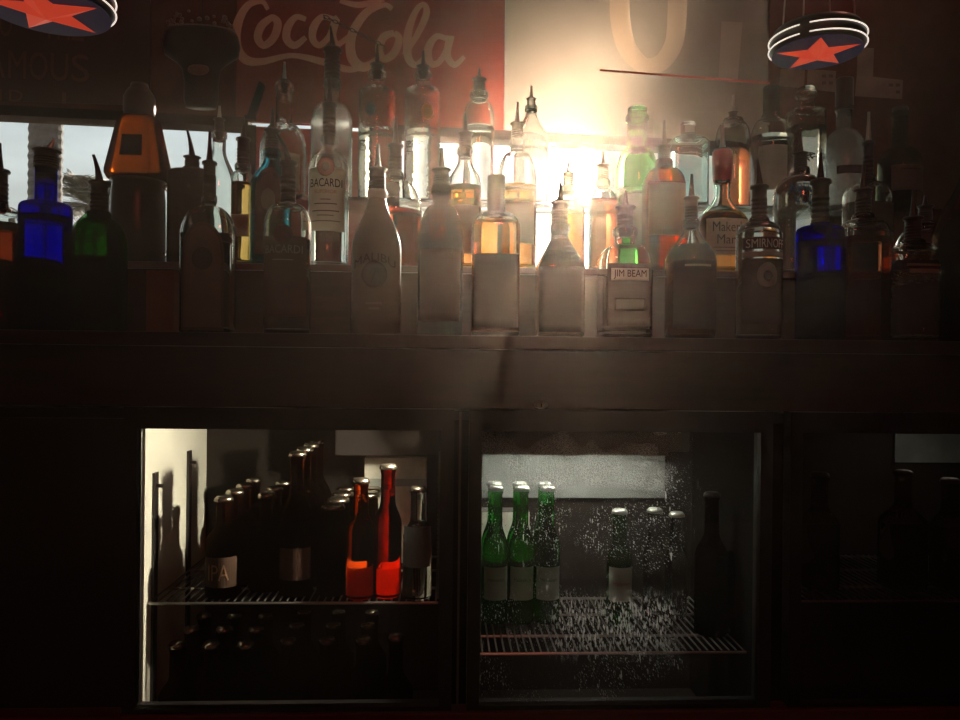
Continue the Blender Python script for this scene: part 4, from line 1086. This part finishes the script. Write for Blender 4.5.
tube(bm, pts, .0016, 6); link('rim_band', bm, mat('dull rim', (.14, .09, .075), .35), hl_)
bm = bmesh.new(); bmesh.ops.create_icosphere(bm, subdivisions=2, radius=1, matrix=Matrix.Translation((0, -9*s, Zl(73))) @ Matrix.Diagonal((11*s, 2.2*s, 6*s, 1)))
link('emblem', bm, mat('dull emblem', (.17, .11, .085), .5), hl_, True)
bm = bmesh.new(); tube(bm, [(0, 0, Zl(30)), (0, 0, ZT-c.z)], .002, 6); link('hanging_rod', bm, M_lan, hl_)

# chain on the sign
ch = empty('wall_chain', PW(350, 30, .03)); tag(ch, 'short dark chain strung across the red sign', 'chain')
bm = bmesh.new(); A_, B_ = PW(324, 16, .02), PW(384, 46, .02); n = 14
for k in range(n):
    t0, t1 = k/n, (k+1.25)/n; p0 = A_.lerp(B_, t0); p1 = A_.lerp(B_, min(1.02, t1)); mid = (p0+p1)/2 - ch.location; d = (p1-p0)/2; nn = (Vector((0, 0, 1)) if k % 2 else wnrm); sd = d.cross(nn).normalized()*.0045
    pts = [mid + d*math.cos(a)+sd*math.sin(a) for a in [2*math.pi*i/12 for i in range(13)]]
    tube(bm, pts, .0013, 5, False)
link('chain_links', bm, M_dsteel, ch)
for p_ in (A_, B_):
    bm = bmesh.new(); tube(bm, [p_-ch.location+wnrm*.004, p_-ch.location-wnrm*.028], .0025, 6); link('hook', bm, M_dsteel, ch)
# leaning dark stick by the window corner
pb = P(250, 205, 2.0)
st = empty('wall_bracket', PW(256, 100, .02)); tag(st, 'dark slanting bracket at the upper right corner of the left window', 'bracket')
bm = bmesh.new(); o0 = st.location
quadprism(bm, [PW(x_, y_, .03)-o0 for x_, y_ in ((246,118),(253,118),(264,84),(259,81))], -wnrm*.028); link('bracket_arm', bm, M_frame, st)
bm = bmesh.new(); quadprism(bm, [PW(x_, y_, .034)-o0 for x_, y_ in ((244,119),(255,119),(255,115),(244,115))], -wnrm*.022); link('bracket_foot', bm, M_frame, st)

# ------------------------------------------------------------------ fixture added to carry the fill light (behind the viewer)
cb = empty('fill_light_fixture', (0.3, -1.2, ZT)); tag(cb, 'round fixture added for the fill light behind the viewer', 'lamp')
bm = bmesh.new(); lathe(bm, [(.10, 0), (.12, -.03), (.09, -.05), (.02, -.055)][::-1], 28); link('shade', bm, M_lblk, cb, True)

# ------------------------------------------------------------------ haze volume added to imitate lens glare around the sun
hz = bpy.data.materials.new('glare haze'); hz.use_nodes = True
n = hz.node_tree.nodes; l = hz.node_tree.links
for q in list(n): n.remove(q)
v = n.new('ShaderNodeVolumeScatter'); v.inputs['Color'].default_value = (1, .76, .62, 1); v.inputs['Density'].default_value = .019; v.inputs['Anisotropy'].default_value = .85
o_ = n.new('ShaderNodeOutputMaterial'); l.new(v.outputs[0], o_.inputs['Volume'])
bm = bmesh.new()
yl, yr = WY+WS*(XL)-.05, WY+WS*XR-.05
vv = [bm.verts.new(q) for q in ((XL,YB,.001),(XR,YB,.001),(XR,yr,.001),(XL,yl,.001),(XL,YB,ZT-.001),(XR,YB,ZT-.001),(XR,yr,ZT-.001),(XL,yl,ZT-.001))]
for f in ((0,3,2,1),(4,5,6,7),(0,1,5,4),(1,2,6,5),(2,3,7,6),(3,0,4,7)): bm.faces.new([vv[i] for i in f])
hzo = link('haze', bm, hz); tag(hzo, 'thin haze volume added to imitate lens glare, lit by the low sun', 'haze', kind='stuff')
